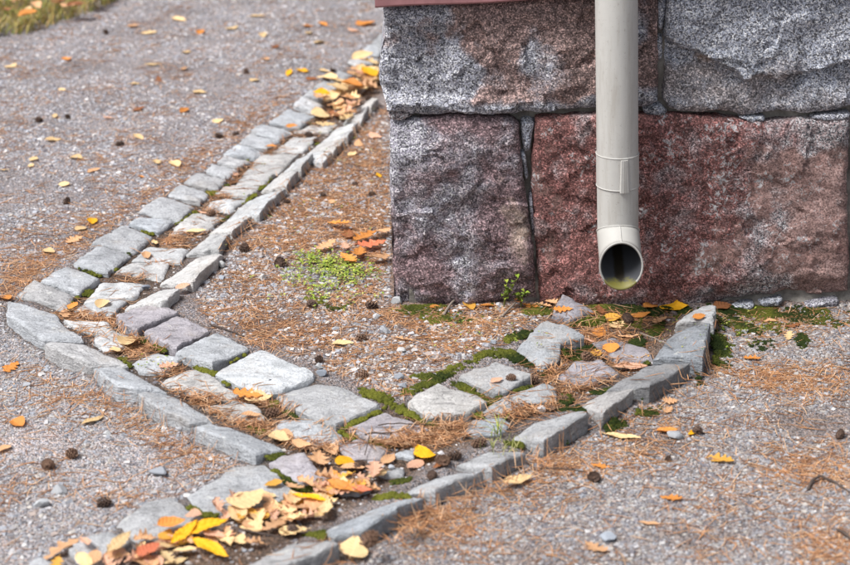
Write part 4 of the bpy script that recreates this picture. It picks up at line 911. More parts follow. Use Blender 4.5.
def build_moss():
    Vs, Fs, Cs = [], [], []; off = 0
    for pts, h in mpts:
        q = drop(pts, HSb); on = on_stone(q[:, 0], q[:, 1]); ok = ~inside_house(q[:, 0], q[:, 1], .006) & (~on) & (fbm(v3(q[:, 0] * 30, q[:, 1] * 30, 8.8), 2) + rng.uniform(-.3, .3, len(q)) > -.06); q = q[ok]; pxx = pts[ok][:, 0]
        q = np.repeat(q, 3, 0) + np.concatenate([rng.normal(0, .004, (len(q) * 3, 2)), np.zeros((len(q) * 3, 1))], 1); pxx = np.repeat(pxx, 3); on = on_stone(q[:, 0], q[:, 1]); q = q[~on]; pxx = pxx[~on]; on = on[~on]; n = len(q)
        if n == 0: continue
        zb = np.where(on, samp(HS, q[:, 0], q[:, 1]) - .002, np.maximum(samp(HSb, q[:, 0], q[:, 1]) - .003, samp(H, q[:, 0], q[:, 1])))
        r = rng.uniform(.0016, .0052, n); hh = r * rng.uniform(.3, .6, n) * (0.7 + .45 * h)
        # low cushion: 7-sided dome with two rings
        K = 6; an = np.linspace(0, 2 * math.pi, K, endpoint=False)[None] + rng.uniform(0, 1, (n, 1))
        zc_ = zb + .0015 + .003 * (h - 1) * rng.random(n)
        def ring(f, zf): return np.stack([q[:, :1] + np.cos(an) * r[:, None] * f * rng.uniform(.75, 1.25, (n, K)), q[:, 1:2] + np.sin(an) * r[:, None] * f * rng.uniform(.75, 1.25, (n, K)), (zc_ + hh * zf)[:, None] + rng.normal(0, .0006, (n, K))], 2)
        D = np.concatenate([ring(1.15, -.9), ring(1.0, .25), ring(.6, .8), np.stack([q[:, 0], q[:, 1], zc_ + hh], 1)[:, None]], 1)
        f = []
        for a in range(2):
            for i in range(K): f.append((a * K + i, a * K + (i + 1) % K, (a + 1) * K + (i + 1) % K)); f.append((a * K + i, (a + 1) * K + (i + 1) % K, (a + 1) * K + i))
        for i in range(K): f.append((2 * K + i, 2 * K + (i + 1) % K, 3 * K))
        f = np.array(f); m = 3 * K + 1
        Vs.append(D.reshape(-1, 3)); Fs.append((f[None] + (off + np.arange(n) * m)[:, None, None]).reshape(-1, 3)); off += n * m
        tone = np.clip(fbm(v3(q[:, 0] * 12, q[:, 1] * 12, 6.6), 2) * 1.3 + np.interp(pxx, [380, 540], [.85, .18]) + rng.normal(0, .15, n), 0, 1.2)[:, None]
        c0 = np.array([[.022, .034, .009]]) * (1 - tone) + np.array([[.12, .125, .02]]) * tone
        Cs.append(np.repeat(c0 * .8, m, 0))
        # fuzz
        T = 14; px_ = np.repeat(q, T, 0); rr = np.repeat(r, T) * np.sqrt(rng.random(n * T)) * 1.1; aa = rng.uniform(0, 2 * math.pi, n * T)
        bx, by = px_[:, 0] + rr * np.cos(aa), px_[:, 1] + rr * np.sin(aa); bz = np.repeat(zc_, T) + np.repeat(hh, T) * (1 - .75 * (rr / np.repeat(r, T)) ** 2) - .001
        ln = rng.uniform(.0014, .0030, n * T); dx, dy = np.cos(aa) * rr / np.repeat(r, T) * .7 + rng.normal(0, .4, n * T), np.sin(aa) * rr / np.repeat(r, T) * .7 + rng.normal(0, .4, n * T)
        wa = rng.uniform(0, 2 * math.pi, n * T); ww = .00055
        tri = np.stack([np.stack([bx - np.cos(wa) * ww, by - np.sin(wa) * ww, bz], 1), np.stack([bx + np.cos(wa) * ww, by + np.sin(wa) * ww, bz], 1), np.stack([bx + dx * ln, by + dy * ln, bz + ln], 1)], 1)
        Vs.append(tri.reshape(-1, 3)); Fs.append(off + np.arange(n * T * 3).reshape(-1, 3)); off += n * T * 3
        Cs.append(np.repeat(np.repeat(c0, T, 0) * rng.uniform(.7, 1.6, (n * T, 1)), 3, 0))
    me = fastmesh('moss', np.concatenate(Vs), np.concatenate(Fs), True); colattr(me, np.clip(np.concatenate(Cs), 0, 1))
    tag(obj('moss', me, M['moss']), 'green moss cushions in the stone joints and along the wall foot', 'moss', kind='stuff')
build_moss()

# ------------------------------------------------------------------ leaves
def leaf_mesh(kind, seed):
    r = np.random.default_rng(seed); n, K = 34, 9
    t = np.linspace(0, 1, n)
    if kind in ('oak', 'dry'):
        env = np.sin(np.pi * t ** .78) ** .75 * .30; ph = r.uniform(0, 1)
        lob = .5 + .5 * np.cos(2 * np.pi * (t * 4.2 + .1)); w_l = env * (1 - .55 * lob ** 1.2 * sstep(.03, .12, t) * sstep(1, .9, t)); lob2 = .5 + .5 * np.cos(2 * np.pi * (t * 4.2 + .1 + .13 * ph)); w_r = env * (1 - .55 * lob2 ** 1.2 * sstep(.03, .12, t) * sstep(1, .9, t))
    elif kind == 'willow':
        w_l = w_r = .165 * np.sin(np.pi * t ** .85) ** .9
    elif kind == 'ovate':
        w_l = w_r = .29 * np.sin(np.pi * t ** .72) ** .85
    else:  # broad, round
        w_l = w_r = .40 * np.sin(np.pi * t ** .8) ** .7
    wv_ = 2.8 if kind == 'dry' else 1.0
    jit = .012 if kind not in ('oak', 'dry') else .006
    w_l = w_l + r.normal(0, jit, n) * np.sin(np.pi * t); w_r = w_r + r.normal(0, jit, n) * np.sin(np.pi * t)
    bendx = r.normal(0, .08); curl = r.uniform(-.15, .35); longc = r.uniform(-.12, .3); tw = r.normal(0, .2)
    if kind == 'dry': curl = r.uniform(.2, 1.1); longc = r.uniform(-.3, .6); tw = r.normal(0, .5)
    V, A = [], []
    for i in range(n):
        for k in range(K):
            u = (k / (K - 1)) * 2 - 1; wv = (w_l[i] if u < 0 else w_r[i])
            yv = u * wv; xv = t[i] - .5
            zz = curl * yv * yv * 3.2 + longc * (xv * xv) * .9 + tw * xv * yv + .018 * wv_ * math.sin(11 * t[i] + 6 * u + seed) * abs(u) + .005 * math.cos(2 * math.pi * (t[i] * 7 - abs(u) * .8)) * abs(u) - .012 * (1 - abs(u)) + r.normal(0, .003)
            V.append((xv, yv + bendx * (4 * xv * xv - 1) * .5, zz))
            rib = abs(((t[i] * 7 - abs(u) * 1.1) % 1.0) * 2 - 1)
            A.append((abs(yv) / .12, t[i], rib))
    F = [(i * K + k, i * K + K + k, i * K + K + k + 1, i * K + k + 1) for i in range(n - 1) for k in range(K - 1)]
    # stalk
    b = len(V); L = .16 if kind != 'willow' else .08
    for s in range(4):
        for m in range(3):
            an = 2 * math.pi * m / 3; f = s / 3
            V.append((-.49 - L * f, .011 * math.cos(an) + bendx * (4 * .2401 - 1) * .5 + .05 * f * f * tw, .011 * math.sin(an) + longc * .24 * .9 - .01 + .04 * f)); A.append((0, 0, 1))
    for s in range(3):
        for m in range(3): m2 = (m + 1) % 3; F.append((b + s * 3 + m, b + s * 3 + m2, b + s * 3 + 3 + m2, b + s * 3 + 3 + m))
    V = np.array(V); V[:, 2] -= np.percentile(V[:, 2], 3)
    me = mesh(kind + '_leaf', V, F); colattr(me, np.array(A), 'lv'); me.materials.append(LM['tan'])
    return me
LMESH = {k: [leaf_mesh(k, 100 * a + i) for i in range(9)] for a, k in enumerate(('oak', 'willow', 'ovate', 'round', 'dry'))}
KW = {'oak': 'oak leaf', 'dry': 'crumpled oak leaf', 'willow': 'slender leaf', 'ovate': 'oval leaf', 'round': 'rounded leaf'}
def add_leaf(px, length, kind, colour, rot, label, group=None, lift=0.0, var=None, tilt=None, pile=0.0):
    q = drop([px])[0]
    if inside_house(q[0], q[1], .012): q[1] = min(q[1], YW - .02)
    me = LMESH[kind][rng.integers(0, 9) if var is None else var]
    o = obj('fallen_leaf', me); s = o.material_slots[0]; s.link = 'OBJECT'; s.material = LM[colour]
    # lie on the local slope
    e = length * .3; hx = np.clip((samp(HSb, q[0] + e, q[1]) - samp(HSb, q[0] - e, q[1])) / (2 * e), -.5, .5); hy = np.clip((samp(HSb, q[0], q[1] + e) - samp(HSb, q[0], q[1] - e)) / (2 * e), -.5, .5)
    nrm = Vector((-float(hx), -float(hy), 1)).normalized()
    tl = rng.normal(0, .09, 2) if tilt is None else tilt
    R = nrm.to_track_quat('Z', 'Y').to_matrix() @ Euler((tl[0], tl[1], 0)).to_matrix() @ Matrix.Rotation(math.radians(rot), 3, 'Z')
    zmax = max(float(samp(HS, q[0] + dx * e, q[1] + dy * e)) - (-(dx * nrm.x + dy * nrm.y) * e / nrm.z + q[2]) for dx in (-1, 0, 1) for dy in (-1, 0, 1))
    o.matrix_world = Matrix.Translation((q[0], q[1], q[2] + .0035 + lift + max(0, min(zmax, .02)) * .6)) @ R.to_4x4() @ Matrix.Scale(length, 4)
    tag(o, label, 'leaf', group); return o
LV = [  # px, py, length (m), kind, colour, rotation, where
 (49, 253, .04, 'round', 'cream', 10, 'on the grey path nearest the gutter corner'), (75, 242, .062, 'oak', 'tan', 25, 'beside the gutter edge, below two pale leaves'),
 (81, 230, .042, 'round', 'cream', 160, 'on the path below the yellow leaf near the gutter'), (92, 223, .05, 'ovate', 'yellow', 35, 'on the path above a pale leaf near the gutter'),
 (64, 185, .04, 'round', 'cream', 40, 'alone on the path left of a cone'), (31, 167, .045, 'ovate', 'cream', 5, 'near the left picture edge on the path'), (4, 171, .05, 'ovate', 'cream', 170, 'cut by the left picture edge'),
 (157, 163, .08, 'oak', 'tan', 20, 'on the path above the small orange leaf'), (142, 178, .035, 'ovate', 'orange', 200, 'small, on the path beside the gutter middle'),
 (67, 60, .10, 'oak', 'orange', 15, 'bright, on the upper left of the path'), (11, 67, .09, 'ovate', 'cream', 0, 'below the grass at the upper left edge'), (152, 65, .085, 'ovate', 'cream', 10, 'in the upper middle of the path'),
 (186, 53, .075, 'ovate', 'tan', 170, 'right of the pale leaf in the upper path'), (179, 20, .10, 'ovate', 'cream', 5, 'far up the path near the grass strip'), (257, 17, .09, 'ovate', 'cream', 12, 'far up the path at the top centre'),
 (232, 29, .09, 'ovate', 'tan', 0, 'far up the path below a pale one'), (201, 33, .06, 'round', 'orange', 60, 'small, far up the path'), (308, 27, .07, 'ovate', 'orange', 20, 'left of two orange leaves at the path top'),
 (324, 25, .08, 'ovate', 'orange', 15, 'middle of three orange leaves at the path top'), (366, 25, .085, 'round', 'orange', 0, 'by the wall corner at the path top'), (354, 31, .06, 'ovate', 'pink tan', 30, 'small, left of the orange leaf at the wall corner'),
 (319, 43, .10, 'ovate', 'cream', 175, 'pale and wide, above the yellow pair'), (309, 34, .07, 'ovate', 'cream', 5, 'pale, above the wide cream leaf'), (264, 36, .08, 'ovate', 'cream', 20, 'blurred, far up the path'), (275, 48, .09, 'oak', 'brown', 10, 'dull, above and left of the yellow pair'),
 (289, 74, .11, 'willow', 'yellow', 12, 'bright, left one of the overlapping pair by the gutter'), (303, 72, .085, 'ovate', 'yellow', 8, 'bright, right one of the overlapping pair by the gutter'),
 (324, 72, .07, 'ovate', 'tan', 15, 'between the yellow pair and the leaf heap'), (312, 80, .07, 'ovate', 'brown', 5, 'dark, lying left of the heap at the gutter edge'), (325, 79, .07, 'ovate', 'brown', 15, 'dark, touching the heap at the gutter edge'),
 (255, 81, .075, 'ovate', 'tan', 175, 'faded, left of the yellow pair'), (200, 93, .08, 'ovate', 'cream', 10, 'pale, in the middle of the path'), (139, 110, .08, 'oak', 'brown', 5, 'reddish, in the middle of the path'), (184, 112, .075, 'ovate', 'orange', 10, 'dull, in the middle of the path'),
 (218, 122, .06, 'round', 'cream', 20, 'pale, above a stone cone pair'), (139, 138, .07, 'ovate', 'tan', 0, 'faded, left middle of the path'), (53, 141, .08, 'ovate', 'cream', 5, 'pale, left part of the path'), (34, 160, .065, 'ovate', 'tan', 0, 'faded, near the left edge of the path'),
 (76, 159, .06, 'round', 'cream', 30, 'pale, right of a faded one on the path'), (55, 117, .085, 'willow', 'cream', 5, 'narrow, between two cones'), (159, 81, .07, 'oak', 'brown', 20, 'dull, right of an orange oval on the path'), (134, 85, .06, 'ovate', 'tan', 170, 'small, upper middle of the path'),
 (93, 422, .066, 'willow', 'cream', -10, 'alone on the sandy gravel at lower left'), (12, 369, .065, 'oak', 'orange', 20, 'rusty, on sandy gravel at the left edge'), (18, 425, .045, 'round', 'orange', 10, 'small, left of the long cream leaf'), (4, 451, .045, 'ovate', 'tan', 10, 'at the left edge below the small orange leaf'),
 (102, 305, .048, 'round', 'cream', 15, 'on a middle gutter stone at the bend'), (66, 316, .056, 'oak', 'tan', 10, 'dry, on the gutter corner stone joint'), (74, 310, .045, 'ovate', 'orange', 20, 'curled, above the dry leaf at the gutter bend'), (129, 343, .066, 'round', 'cream', 25, 'curled up, in the gutter below the bend'),
 (115, 351, .035, 'round', 'cream', 40, 'small, just below the curled cream leaf'), (5, 300, .06, 'ovate', 'orange', 40, 'beside the outermost corner stone'), (155, 245, .055, 'willow', 'cream', 12, 'on needles between gutter rows'), (180, 248, .056, 'willow', 'tan', -8, 'on a gutter floor stone'),
 (147, 257, .045, 'ovate', 'tan', -10, 'below the two slender leaves in the gutter'), (196, 232, .056, 'willow', 'cream', 8, 'pale, in the gutter above the tan ones'), (203, 214, .035, 'ovate', 'pink tan', 0, 'small, beside a round brown cone in the gutter'), (236, 178, .055, 'oak', 'pink tan', 15, 'crumpled, in the gutter middle'), (272, 147, .05, 'ovate', 'orange', -15, 'on the gutter below the heap'), (292, 127, .06, 'ovate', 'orange', -10, 'on the gutter rim below the heap'),
 (169, 368, .05, 'oak', 'pink tan', -15, 'in needles of the near gutter arm'), (248, 398, .072, 'oak', 'orange', 20, 'bright, in the gutter beside a cream leaf and cone'), (259, 404, .068, 'ovate', 'cream', 25, 'pale, in the gutter next to the big brown cone'), (251, 417, .045, 'ovate', 'tan', -25, 'small, below the cream leaf beside the cone'), (281, 438, .064, 'ovate', 'cream', -8, 'pale, on the near gutter rim'),
 (284, 443, .05, 'round', 'tan', 0, 'upper end of the near heap'), (302, 445, .045, 'ovate', 'tan', -10, 'right of the upper end of the near heap'), (331, 453, .05, 'ovate', 'tan', -30, 'standing above the small yellow leaf'), (322, 464, .085, 'oak', 'tan', -15, 'large, left of the small yellow leaf'), (345, 465, .046, 'round', 'yellow', 5, 'small and bright, beside a cone above the heap'),
 (336, 477, .05, 'oak', 'orange', 10, 'below the small yellow leaf'), (374, 481, .068, 'oak', 'pink tan', 15, 'right of the near heap, above the kerb'), (388, 462, .045, 'ovate', 'tan', 60, 'left of the large yellow leaf'), (422, 457, .082, 'ovate', 'yellow', 10, 'large and bright, beside two cones in the gutter'), (415, 468, .055, 'ovate', 'pink tan', 15, 'under the large yellow leaf'), (441, 466, .06, 'willow', 'brown', 15, 'by the cones in the gutter'),
 (622, 438, .082, 'willow', 'cream', -28, 'long, on the right gravel below the kerb'), (670, 404, .042, 'oak', 'tan', -30, 'upper of two by the kerb on the right'), (668, 412, .042, 'oak', 'tan', 20, 'lower of two by the kerb on the right'), (667, 432, .05, 'ovate', 'orange', 5, 'under the pale pebble on the right gravel'), (692, 434, .05, 'willow', 'yellow', -35, 'beside the cone on the right gravel'), (720, 462, .068, 'oak', 'golden', 5, 'alone in the middle of the right gravel'),
 (600, 468, .042, 'oak', 'orange', 25, 'above a dark cone on the right gravel'), (671, 500, .05, 'oak', 'orange', -40, 'curled, on the lower right gravel'), (648, 525, .045, 'willow', 'tan', 20, 'thin, on the lower right gravel'), (596, 549, .058, 'oak', 'tan', -10, 'at the bottom right of centre'), (517, 485, .08, 'willow', 'cream', -14, 'long, just below the kerb in the middle'),
 (673, 305, .078, 'ovate', 'yellow', 20, 'bright, leaning on the kerb end by the wall'), (611, 350, .052, 'round', 'orange', -30, 'bright, in the mossy gutter below the pipe'), (630, 371, .082, 'willow', 'pink tan', 12, 'long, on the inner kerb below the orange leaf'), (613, 320, .058, 'ovate', 'golden', -12, 'in moss below the pipe outlet'), (617, 327, .062, 'oak', 'cream', 0, 'faded, under the golden leaf below the outlet'), (601, 334, .06, 'ovate', 'orange', 25, 'curled in litter below the pipe outlet'), (640, 362, .045, 'oak', 'golden', 10, 'on needles right of the orange leaf'),
 (699, 319, .034, 'ovate', 'orange', 25, 'small, on the kerb end stone'), (722, 306, .06, 'ovate', 'brown', -20, 'dark, between kerb end and wall'), (551, 297, .052, 'oak', 'tan', 70, 'leaning on the wall left of the pipe'), (529, 305, .046, 'oak', 'orange', 30, 'at the wall foot left of the violet stone'), (587, 318, .06, 'oak', 'orange', 15, 'behind a moss cushion below the pipe'), (574, 343, .055, 'oak', 'brown', 20, 'dry and curled, on moss in the spillway'), (588, 342, .04, 'ovate', 'pink tan', 0, 'small, beside the dry curled leaf on moss'),
 (470, 302, .058, 'ovate', 'golden', 5, 'on moss at the wall foot'), (487, 294, .04, 'ovate', 'orange', -10, 'against the wall left of the weed'), (435, 299, .03, 'ovate', 'orange', -10, 'tiny, on the dark moss at the wall'), (404, 341, .052, 'oak', 'tan', 0, 'on needles in the plot by the wall'), (497, 382, .034, 'ovate', 'pink tan', 15, 'small, on a flat gutter stone beside cones'),
 (753, 360, .046, 'oak', 'orange', -10, 'on gravel right of the kerb end'), (770, 323, .036, 'ovate', 'tan', -35, 'small, on gravel at the right wall foot'), (789, 338, .045, 'oak', 'cream', -5, 'pale, on gravel at the right wall foot'), (792, 327, .045, 'oak', 'brown', -20, 'dark, behind the pale leaf at the right wall foot'),
 (372, 250, .075, 'oak', 'red', 15, 'reddish, rightmost of the cluster by the wall corner'), (338, 229, .065, 'oak', 'orange', 20, 'upper left of the cluster by the wall corner'), (366, 242, .075, 'oak', 'orange', -5, 'in the middle of the cluster by the wall corner'), (377, 263, .07, 'oak', 'tan', 20, 'lowest of the cluster, against the wall'), (348, 264, .07, 'oak', 'orange', 35, 'over the right end of the green weeds'), (384, 237, .06, 'oak', 'tan', 60, 'touching the wall at the cluster'),
 (563, 312, .05, 'oak', 'orange', 40, 'on the violet stone below the pipe'), (600, 312, .055, 'oak', 'brown', 10, 'dark, at the wall right under the outlet'), (640, 316, .055, 'ovate', 'orange', -20, 'at the wall right of the outlet'), (628, 338, .05, 'oak', 'tan', 30, 'in litter inside the right kerb'), (597, 358, .045, 'oak', 'golden', 0, 'on needles left of the round orange leaf'), (517, 296, .05, 'oak', 'brown', 30, 'dry, under the weeds at the wall'), (540, 292, .055, 'oak', 'tan', 80, 'upright against the wall joint'), (660, 322, .05, 'oak', 'tan', 10, 'on litter left of the bright yellow leaf'), (650, 305, .05, 'ovate', 'orange', -5, 'half hidden left of the bright yellow leaf'),
 (343, 345, .054, 'ovate', 'cream', 20, 'pale, in the middle of the needle plot'), (379, 177, .046, 'willow', 'yellow', 10, 'bright, beside the wall corner on the plot'), (327, 251, .07, 'oak', 'tan', 10, 'above the green weeds in the plot'), (350, 236, .065, 'oak', 'brown', 10, 'in the plot above the orange leaf'), (359, 258, .068, 'oak', 'orange', -10, 'in the plot right of the weeds'), (345, 252, .045, 'oak', 'pink tan', 30, 'between two others above the weeds'),
 (376, 137, .06, 'ovate', 'pink tan', 5, 'on the plot beside the wall, upper one'), (358, 145, .05, 'ovate', 'tan', 20, 'on the plot below the far kerb'), (352, 155, .045, 'ovate', 'cream', 10, 'small, on the plot left of the wall'), (331, 203, .035, 'ovate', 'tan', 0, 'tiny, on the plot near a cone'), (184, 293, .05, 'ovate', 'pink tan', 60, 'at the end of the inner kerb stone'),
 (246, 508, .085, 'round', 'cream', 5, 'largest pale one on the near heap'), (353, 556, .07, 'round', 'cream', 35, 'at the bottom edge below the kerb'), (314, 563, .05, 'ovate', 'yellow', 10, 'bright, left of the pale one at the bottom edge'), (205, 538, .105, 'willow', 'yellow', -5, 'long and bright, in the bottom heap'), (211, 558, .095, 'willow', 'yellow', 10, 'bright, at the very bottom of the heap'), (185, 543, .08, 'willow', 'yellow', 20, 'bright, curled at the left of the bottom heap'),
 (120, 552, .085, 'willow', 'cream', 5, 'pale, left end of the bottom heap'), (60, 556, .09, 'oak', 'tan', -20, 'large, alone at the bottom left edge'), (172, 533, .06, 'ovate', 'orange', -5, 'at the upper rim of the bottom heap'), (150, 560, .06, 'ovate', 'red', 5, 'red, at the bottom edge of the heap'),
 (362, 500, .06, 'willow', 'red', 60, 'red tinged, at the right end of the near heap'), (311, 507, .075, 'willow', 'yellow', 5, 'yellow, across the near heap'), (345, 497, .085, 'willow', 'orange', 25, 'long, on the right of the near heap'), (326, 519, .085, 'willow', 'cream', 40, 'pale, leaning over the near heap')]
for x, y, L, kd, cl, rot, wh in LV:
    if y < 180 and x < 335: cl = {'brown': 'tan', 'tan': 'cream'}.get(cl, cl) if not ('dark' in wh or 'red' in wh or 'dull' in wh) else cl
    L *= .60 if (y < 180 and x < 335) else .88
    lab = wh if wh.startswith('red') else None
    if 'cluster' in wh or 'right of the weeds' in wh or 'above the weeds' in wh or 'plot above the orange' in wh: L *= 1.15
    lift = .012 if ('cluster' in wh or 'weeds' in wh) else .015 if ('heap' in wh and y > 480) else 0.0
    add_leaf((x, y), L, kd, cl, rot, f'{cl} {KW[kd]}, {wh}', 'fallen leaves', lift=lift)
# heaps: leaves nothing tells apart
def heap(n, path, sig, sizes, cols, lab, grp, hmax):
    P = polyres(np.array(path, float), n) + rng.normal(0, 1, (n, 2)) * sig
    P[:, 0] = np.where((P[:, 1] < 200) & (P[:, 0] > 374), 374 - rng.random(n) * 14, P[:, 0])
    for i in range(n):
        cl = cols[rng.integers(0, len(cols))]; kd = ('oak', 'ovate', 'dry', 'ovate', 'dry', 'willow')[rng.integers(0, 6)]
        add_leaf(tuple(P[i]), rng.uniform(*sizes), kd, cl, rng.uniform(0, 360), f'{cl} {KW[kd]} {lab}', grp, lift=rng.uniform(0, hmax), tilt=rng.normal(0, .12, 2))
heap(60, [(240, 518), (268, 512), (290, 514), (310, 505), (325, 495), (345, 490), (362, 488)], (16, 7), (.034, .052), ('tan', 'cream', 'tan', 'pink tan', 'golden', 'cream'), 'in the heap beside the violet gutter stones', 'leaves of the near heap', .012)
heap(44, [(85, 565), (130, 562), (150, 552), (190, 545), (225, 535), (255, 525), (275, 535)], (14, 8), (.038, .056), ('tan', 'pink tan', 'cream', 'cream', 'golden', 'tan'), 'in the bottom heap among the long yellow leaves', 'leaves of the bottom heap', .011)
heap(38, [(382, 80), (368, 84), (352, 96), (345, 104), (335, 116)], (11, 8), (.055, .085), ('cream', 'cream', 'pink tan', 'cream', 'tan', 'cream', 'tan'), 'in the blurred heap in the far gutter by the wall', 'leaves of the far heap', .025)
for x, y, L, kd, cl, rot, wh in [(337, 99, .08, 'round', 'cream', 20, 'pale, at the left of the far heap'), (321, 103, .09, 'ovate', 'yellow', -30, 'yellow, at the left foot of the far heap'), (352, 96, .07, 'round', 'orange', 10, 'orange, in the middle of the far heap'), (369, 83, .08, 'ovate', 'yellow', 10, 'yellow, at the wall side of the far heap'), (320, 118, .07, 'round', 'cream', 30, 'pale, below the far heap'), (338, 118, .07, 'oak', 'brown', 10, 'dark, below the far heap'), (363, 66, .08, 'ovate', 'cream', 0, 'pale, on top of the far heap')]:
    add_leaf((x, y), L, kd, cl, rot, f'{cl} {KW[kd]}, {wh}', 'fallen leaves', lift=.03 if 'far heap' in wh and 'below' not in wh else .005)
# faded leaves strewn far up the path
fp = uni([(-10, 30), (120, 22), (345, 5), (345, 30), (300, 110), (190, 165), (60, 210), (-10, 150)], 60)
for i, p in enumerate(fp[:8]):
    cl = ('tan', 'cream', 'tan', 'pink tan', 'cream')[i % 5]
    add_leaf(tuple(p), rng.uniform(.03, .06), 'ovate' if i % 3 else 'oak', cl, rng.uniform(0, 360), f'small faded {cl} leaf strewn on the upper grey path', 'faded leaves on the path')

# ------------------------------------------------------------------ pine cones
def cone_mesh(seed, openness):
    r = np.random.default_rng(seed); V, F = [], []
    n, m = 9, 12
    prof = lambda t: .34 * math.sin(math.pi * (0.06 + .94 * t) ** .75) ** .8 + .02
    for i in range(n + 1):
        t = i / n
        for k in range(m): a = 2 * math.pi * k / m; V.append((t - .5, prof(t) * .5 * math.cos(a), prof(t) * .5 * math.sin(a)))
    for i in range(n):
        for k in range(m): k2 = (k + 1) % m; F.append((i * m + k, i * m + k2, i * m + m + k2, i * m + m + k))
    F.append(tuple(range(m))[::-1]); F.append(tuple(n * m + k for k in range(m)))
    N = 46
    for i in range(N):
        t = .04 + .92 * i / N; a = i * 2.39996; rr = prof(t); op = openness * (.5 + .7 * t) * r.uniform(.8, 1.2)
        ca, sa = math.cos(a), math.sin(a); ln = .20 * (1 - .5 * abs(t - .4)); wd = .085
        d = Vector((.55 - .2 * t, ca * op, sa * op)).normalized(); s = Vector((0, -sa, ca)); up = d.cross(s)
        b0 = Vector((t - .5 - .04, rr * .48 * ca, rr * .48 * sa)); b = len(V)
        for f, wf, hf in ((0, .45, .012), (.7, 1.0, .018), (1.0, .75, .034)):
            for sg in (-1, 1):
                for hh in (-1, 1): V.append(tuple(b0 + d * ln * f * 1.3 + s * wd * wf * sg + up * hf * hh))
        for q in range(2):
            o_ = b + q * 4
            F += [(o_, o_ + 1, o_ + 5, o_ + 4), (o_ + 2, o_ + 6, o_ + 7, o_ + 3), (o_ + 1, o_ + 3, o_ + 7, o_ + 5), (o_, o_ + 4, o_ + 6, o_ + 2)]
        F.append((b + 8, b + 9, b + 11, b + 10))
    V = np.array(V); me = mesh('pine_cone', V, F, False); return me
k = NT('cone_scale'); cc = k.coords(); nn = k.noise(cc, 6, 4, .7)
M['cone'] = k.done(k.mix(k.ramp(nn, [(0.35, 0.0), (0.7, 1.0)]), (0.035, 0.022, 0.018), (0.14, 0.085, 0.06)), 0.8)
k = NT('cone_scale_brown'); cc = k.coords(); nn = k.noise(cc, 6, 4, .7)
M['cone_b'] = k.done(k.mix(k.ramp(nn, [(0.35, 0.0), (0.7, 1.0)]), (0.09, 0.045, 0.03), (0.24, 0.15, 0.10)), 0.8)
CM = [cone_mesh(5, 1.1), cone_mesh(6, 1.5), cone_mesh(7, 1.9)]
for me in CM: me.materials.append(M['cone'])
CONES = [(106, 29, .042, 0, 'dark cone far up the path below the grass'), (246, 69, .042, 0, 'dark cone on the path left of the yellow leaf pair'), (333, 68, .042, 0, 'dark cone at the gutter edge above the far heap'), (39, 117, .042, 0, 'dark cone left of a narrow pale leaf on the path'), (68, 115, .042, 0, 'dark cone right of a narrow pale leaf on the path'),
 (219, 133, .042, 0, 'left one of two dark cones beside the far gutter'), (236, 132, .042, 0, 'right one of two dark cones beside the far gutter'), (120, 141, .04, 0, 'dark cone alone in the middle of the path'), (246, 166, .038, 0, 'dark cone lying in the gutter middle'), (309, 132, .038, 0, 'upper of two cones in the gutter below the heap'), (316, 139, .036, 0, 'lower of two cones in the gutter below the heap'), (67, 199, .038, 0, 'dark cone on the path above the gutter bend'),
 (348, 103, .045, 0, 'dark cone in the far leaf heap'), (369, 96, .045, 0, 'dark cone at the right of the far leaf heap'), (211, 211, .036, 1, 'round brown cone on the gutter floor'), (287, 200, .034, 0, 'cone beside the inner kerb of the far gutter'), (323, 193, .036, 0, 'dark cone on the needle plot below the far kerb'), (244, 246, .036, 0, 'cone by the kerb left of the green weeds'), (280, 260, .04, 0, 'dark cone at the left of the green weeds'), (355, 182, .034, 0, 'cone on the plot near the wall corner'), (372, 192, .03, 0, 'small cone near the wall corner'),
 (312, 302, .036, 0, 'dark cone below the green weeds'), (372, 303, .036, 0, 'dark cone at the wall foot left of the moss'), (361, 336, .034, 1, 'brown cone on the plot above the cream leaf'), (319, 358, .034, 0, 'dark cone on gravel behind the flat gutter stone'), (361, 373, .036, 1, 'reddish brown cone on gravel in the middle of the plot'), (273, 411, .048, 1, 'big brown cone in the near gutter by a cream leaf'),
 (359, 465, .042, 0, 'dark cone right of the small yellow leaf'), (293, 530, .042, 0, 'dark cone buried in the near leaf heap'), (443, 459, .044, 1, 'left one of two open cones beside the large yellow leaf'), (454, 454, .044, 0, 'right one of two open cones beside the large yellow leaf'), (479, 441, .046, 1, 'open cone lying inside the kerb in the middle'), (370, 537, .046, 1, 'cone on gravel outside the near kerb'), (511, 376, .036, 1, 'round cone on the flat grey gutter stone'), (530, 378, .042, 1, 'long cone at the edge of the flat grey stone'),
 (551, 407, .036, 1, 'cone beside the white pebble in the spillway'), (563, 398, .03, 1, 'small cone behind the moss ball in the spillway'), (594, 476, .04, 0, 'dark cone on the right gravel under an orange leaf'), (697, 429, .04, 0, 'dark cone on the right gravel by the pale pebble'), (840, 433, .042, 0, 'dark cone near the right picture edge'), (104, 501, .036, 0, 'dark cone on the sandy gravel at lower left'), (48, 463, .036, 1, 'brown cone on the sandy gravel, lower left one'), (72, 452, .036, 1, 'brown cone on the sandy gravel behind a similar one'), (432, 474, .03, 0, 'small dark cone under the large yellow leaf'), (588, 355, .045, 1, 'dark scaly cone in moss left of the round orange leaf'), (628, 316, .04, 0, 'dark wet cone in litter below the outlet'), (668, 458, .028, 0, 'tiny dark cone on the right gravel')]
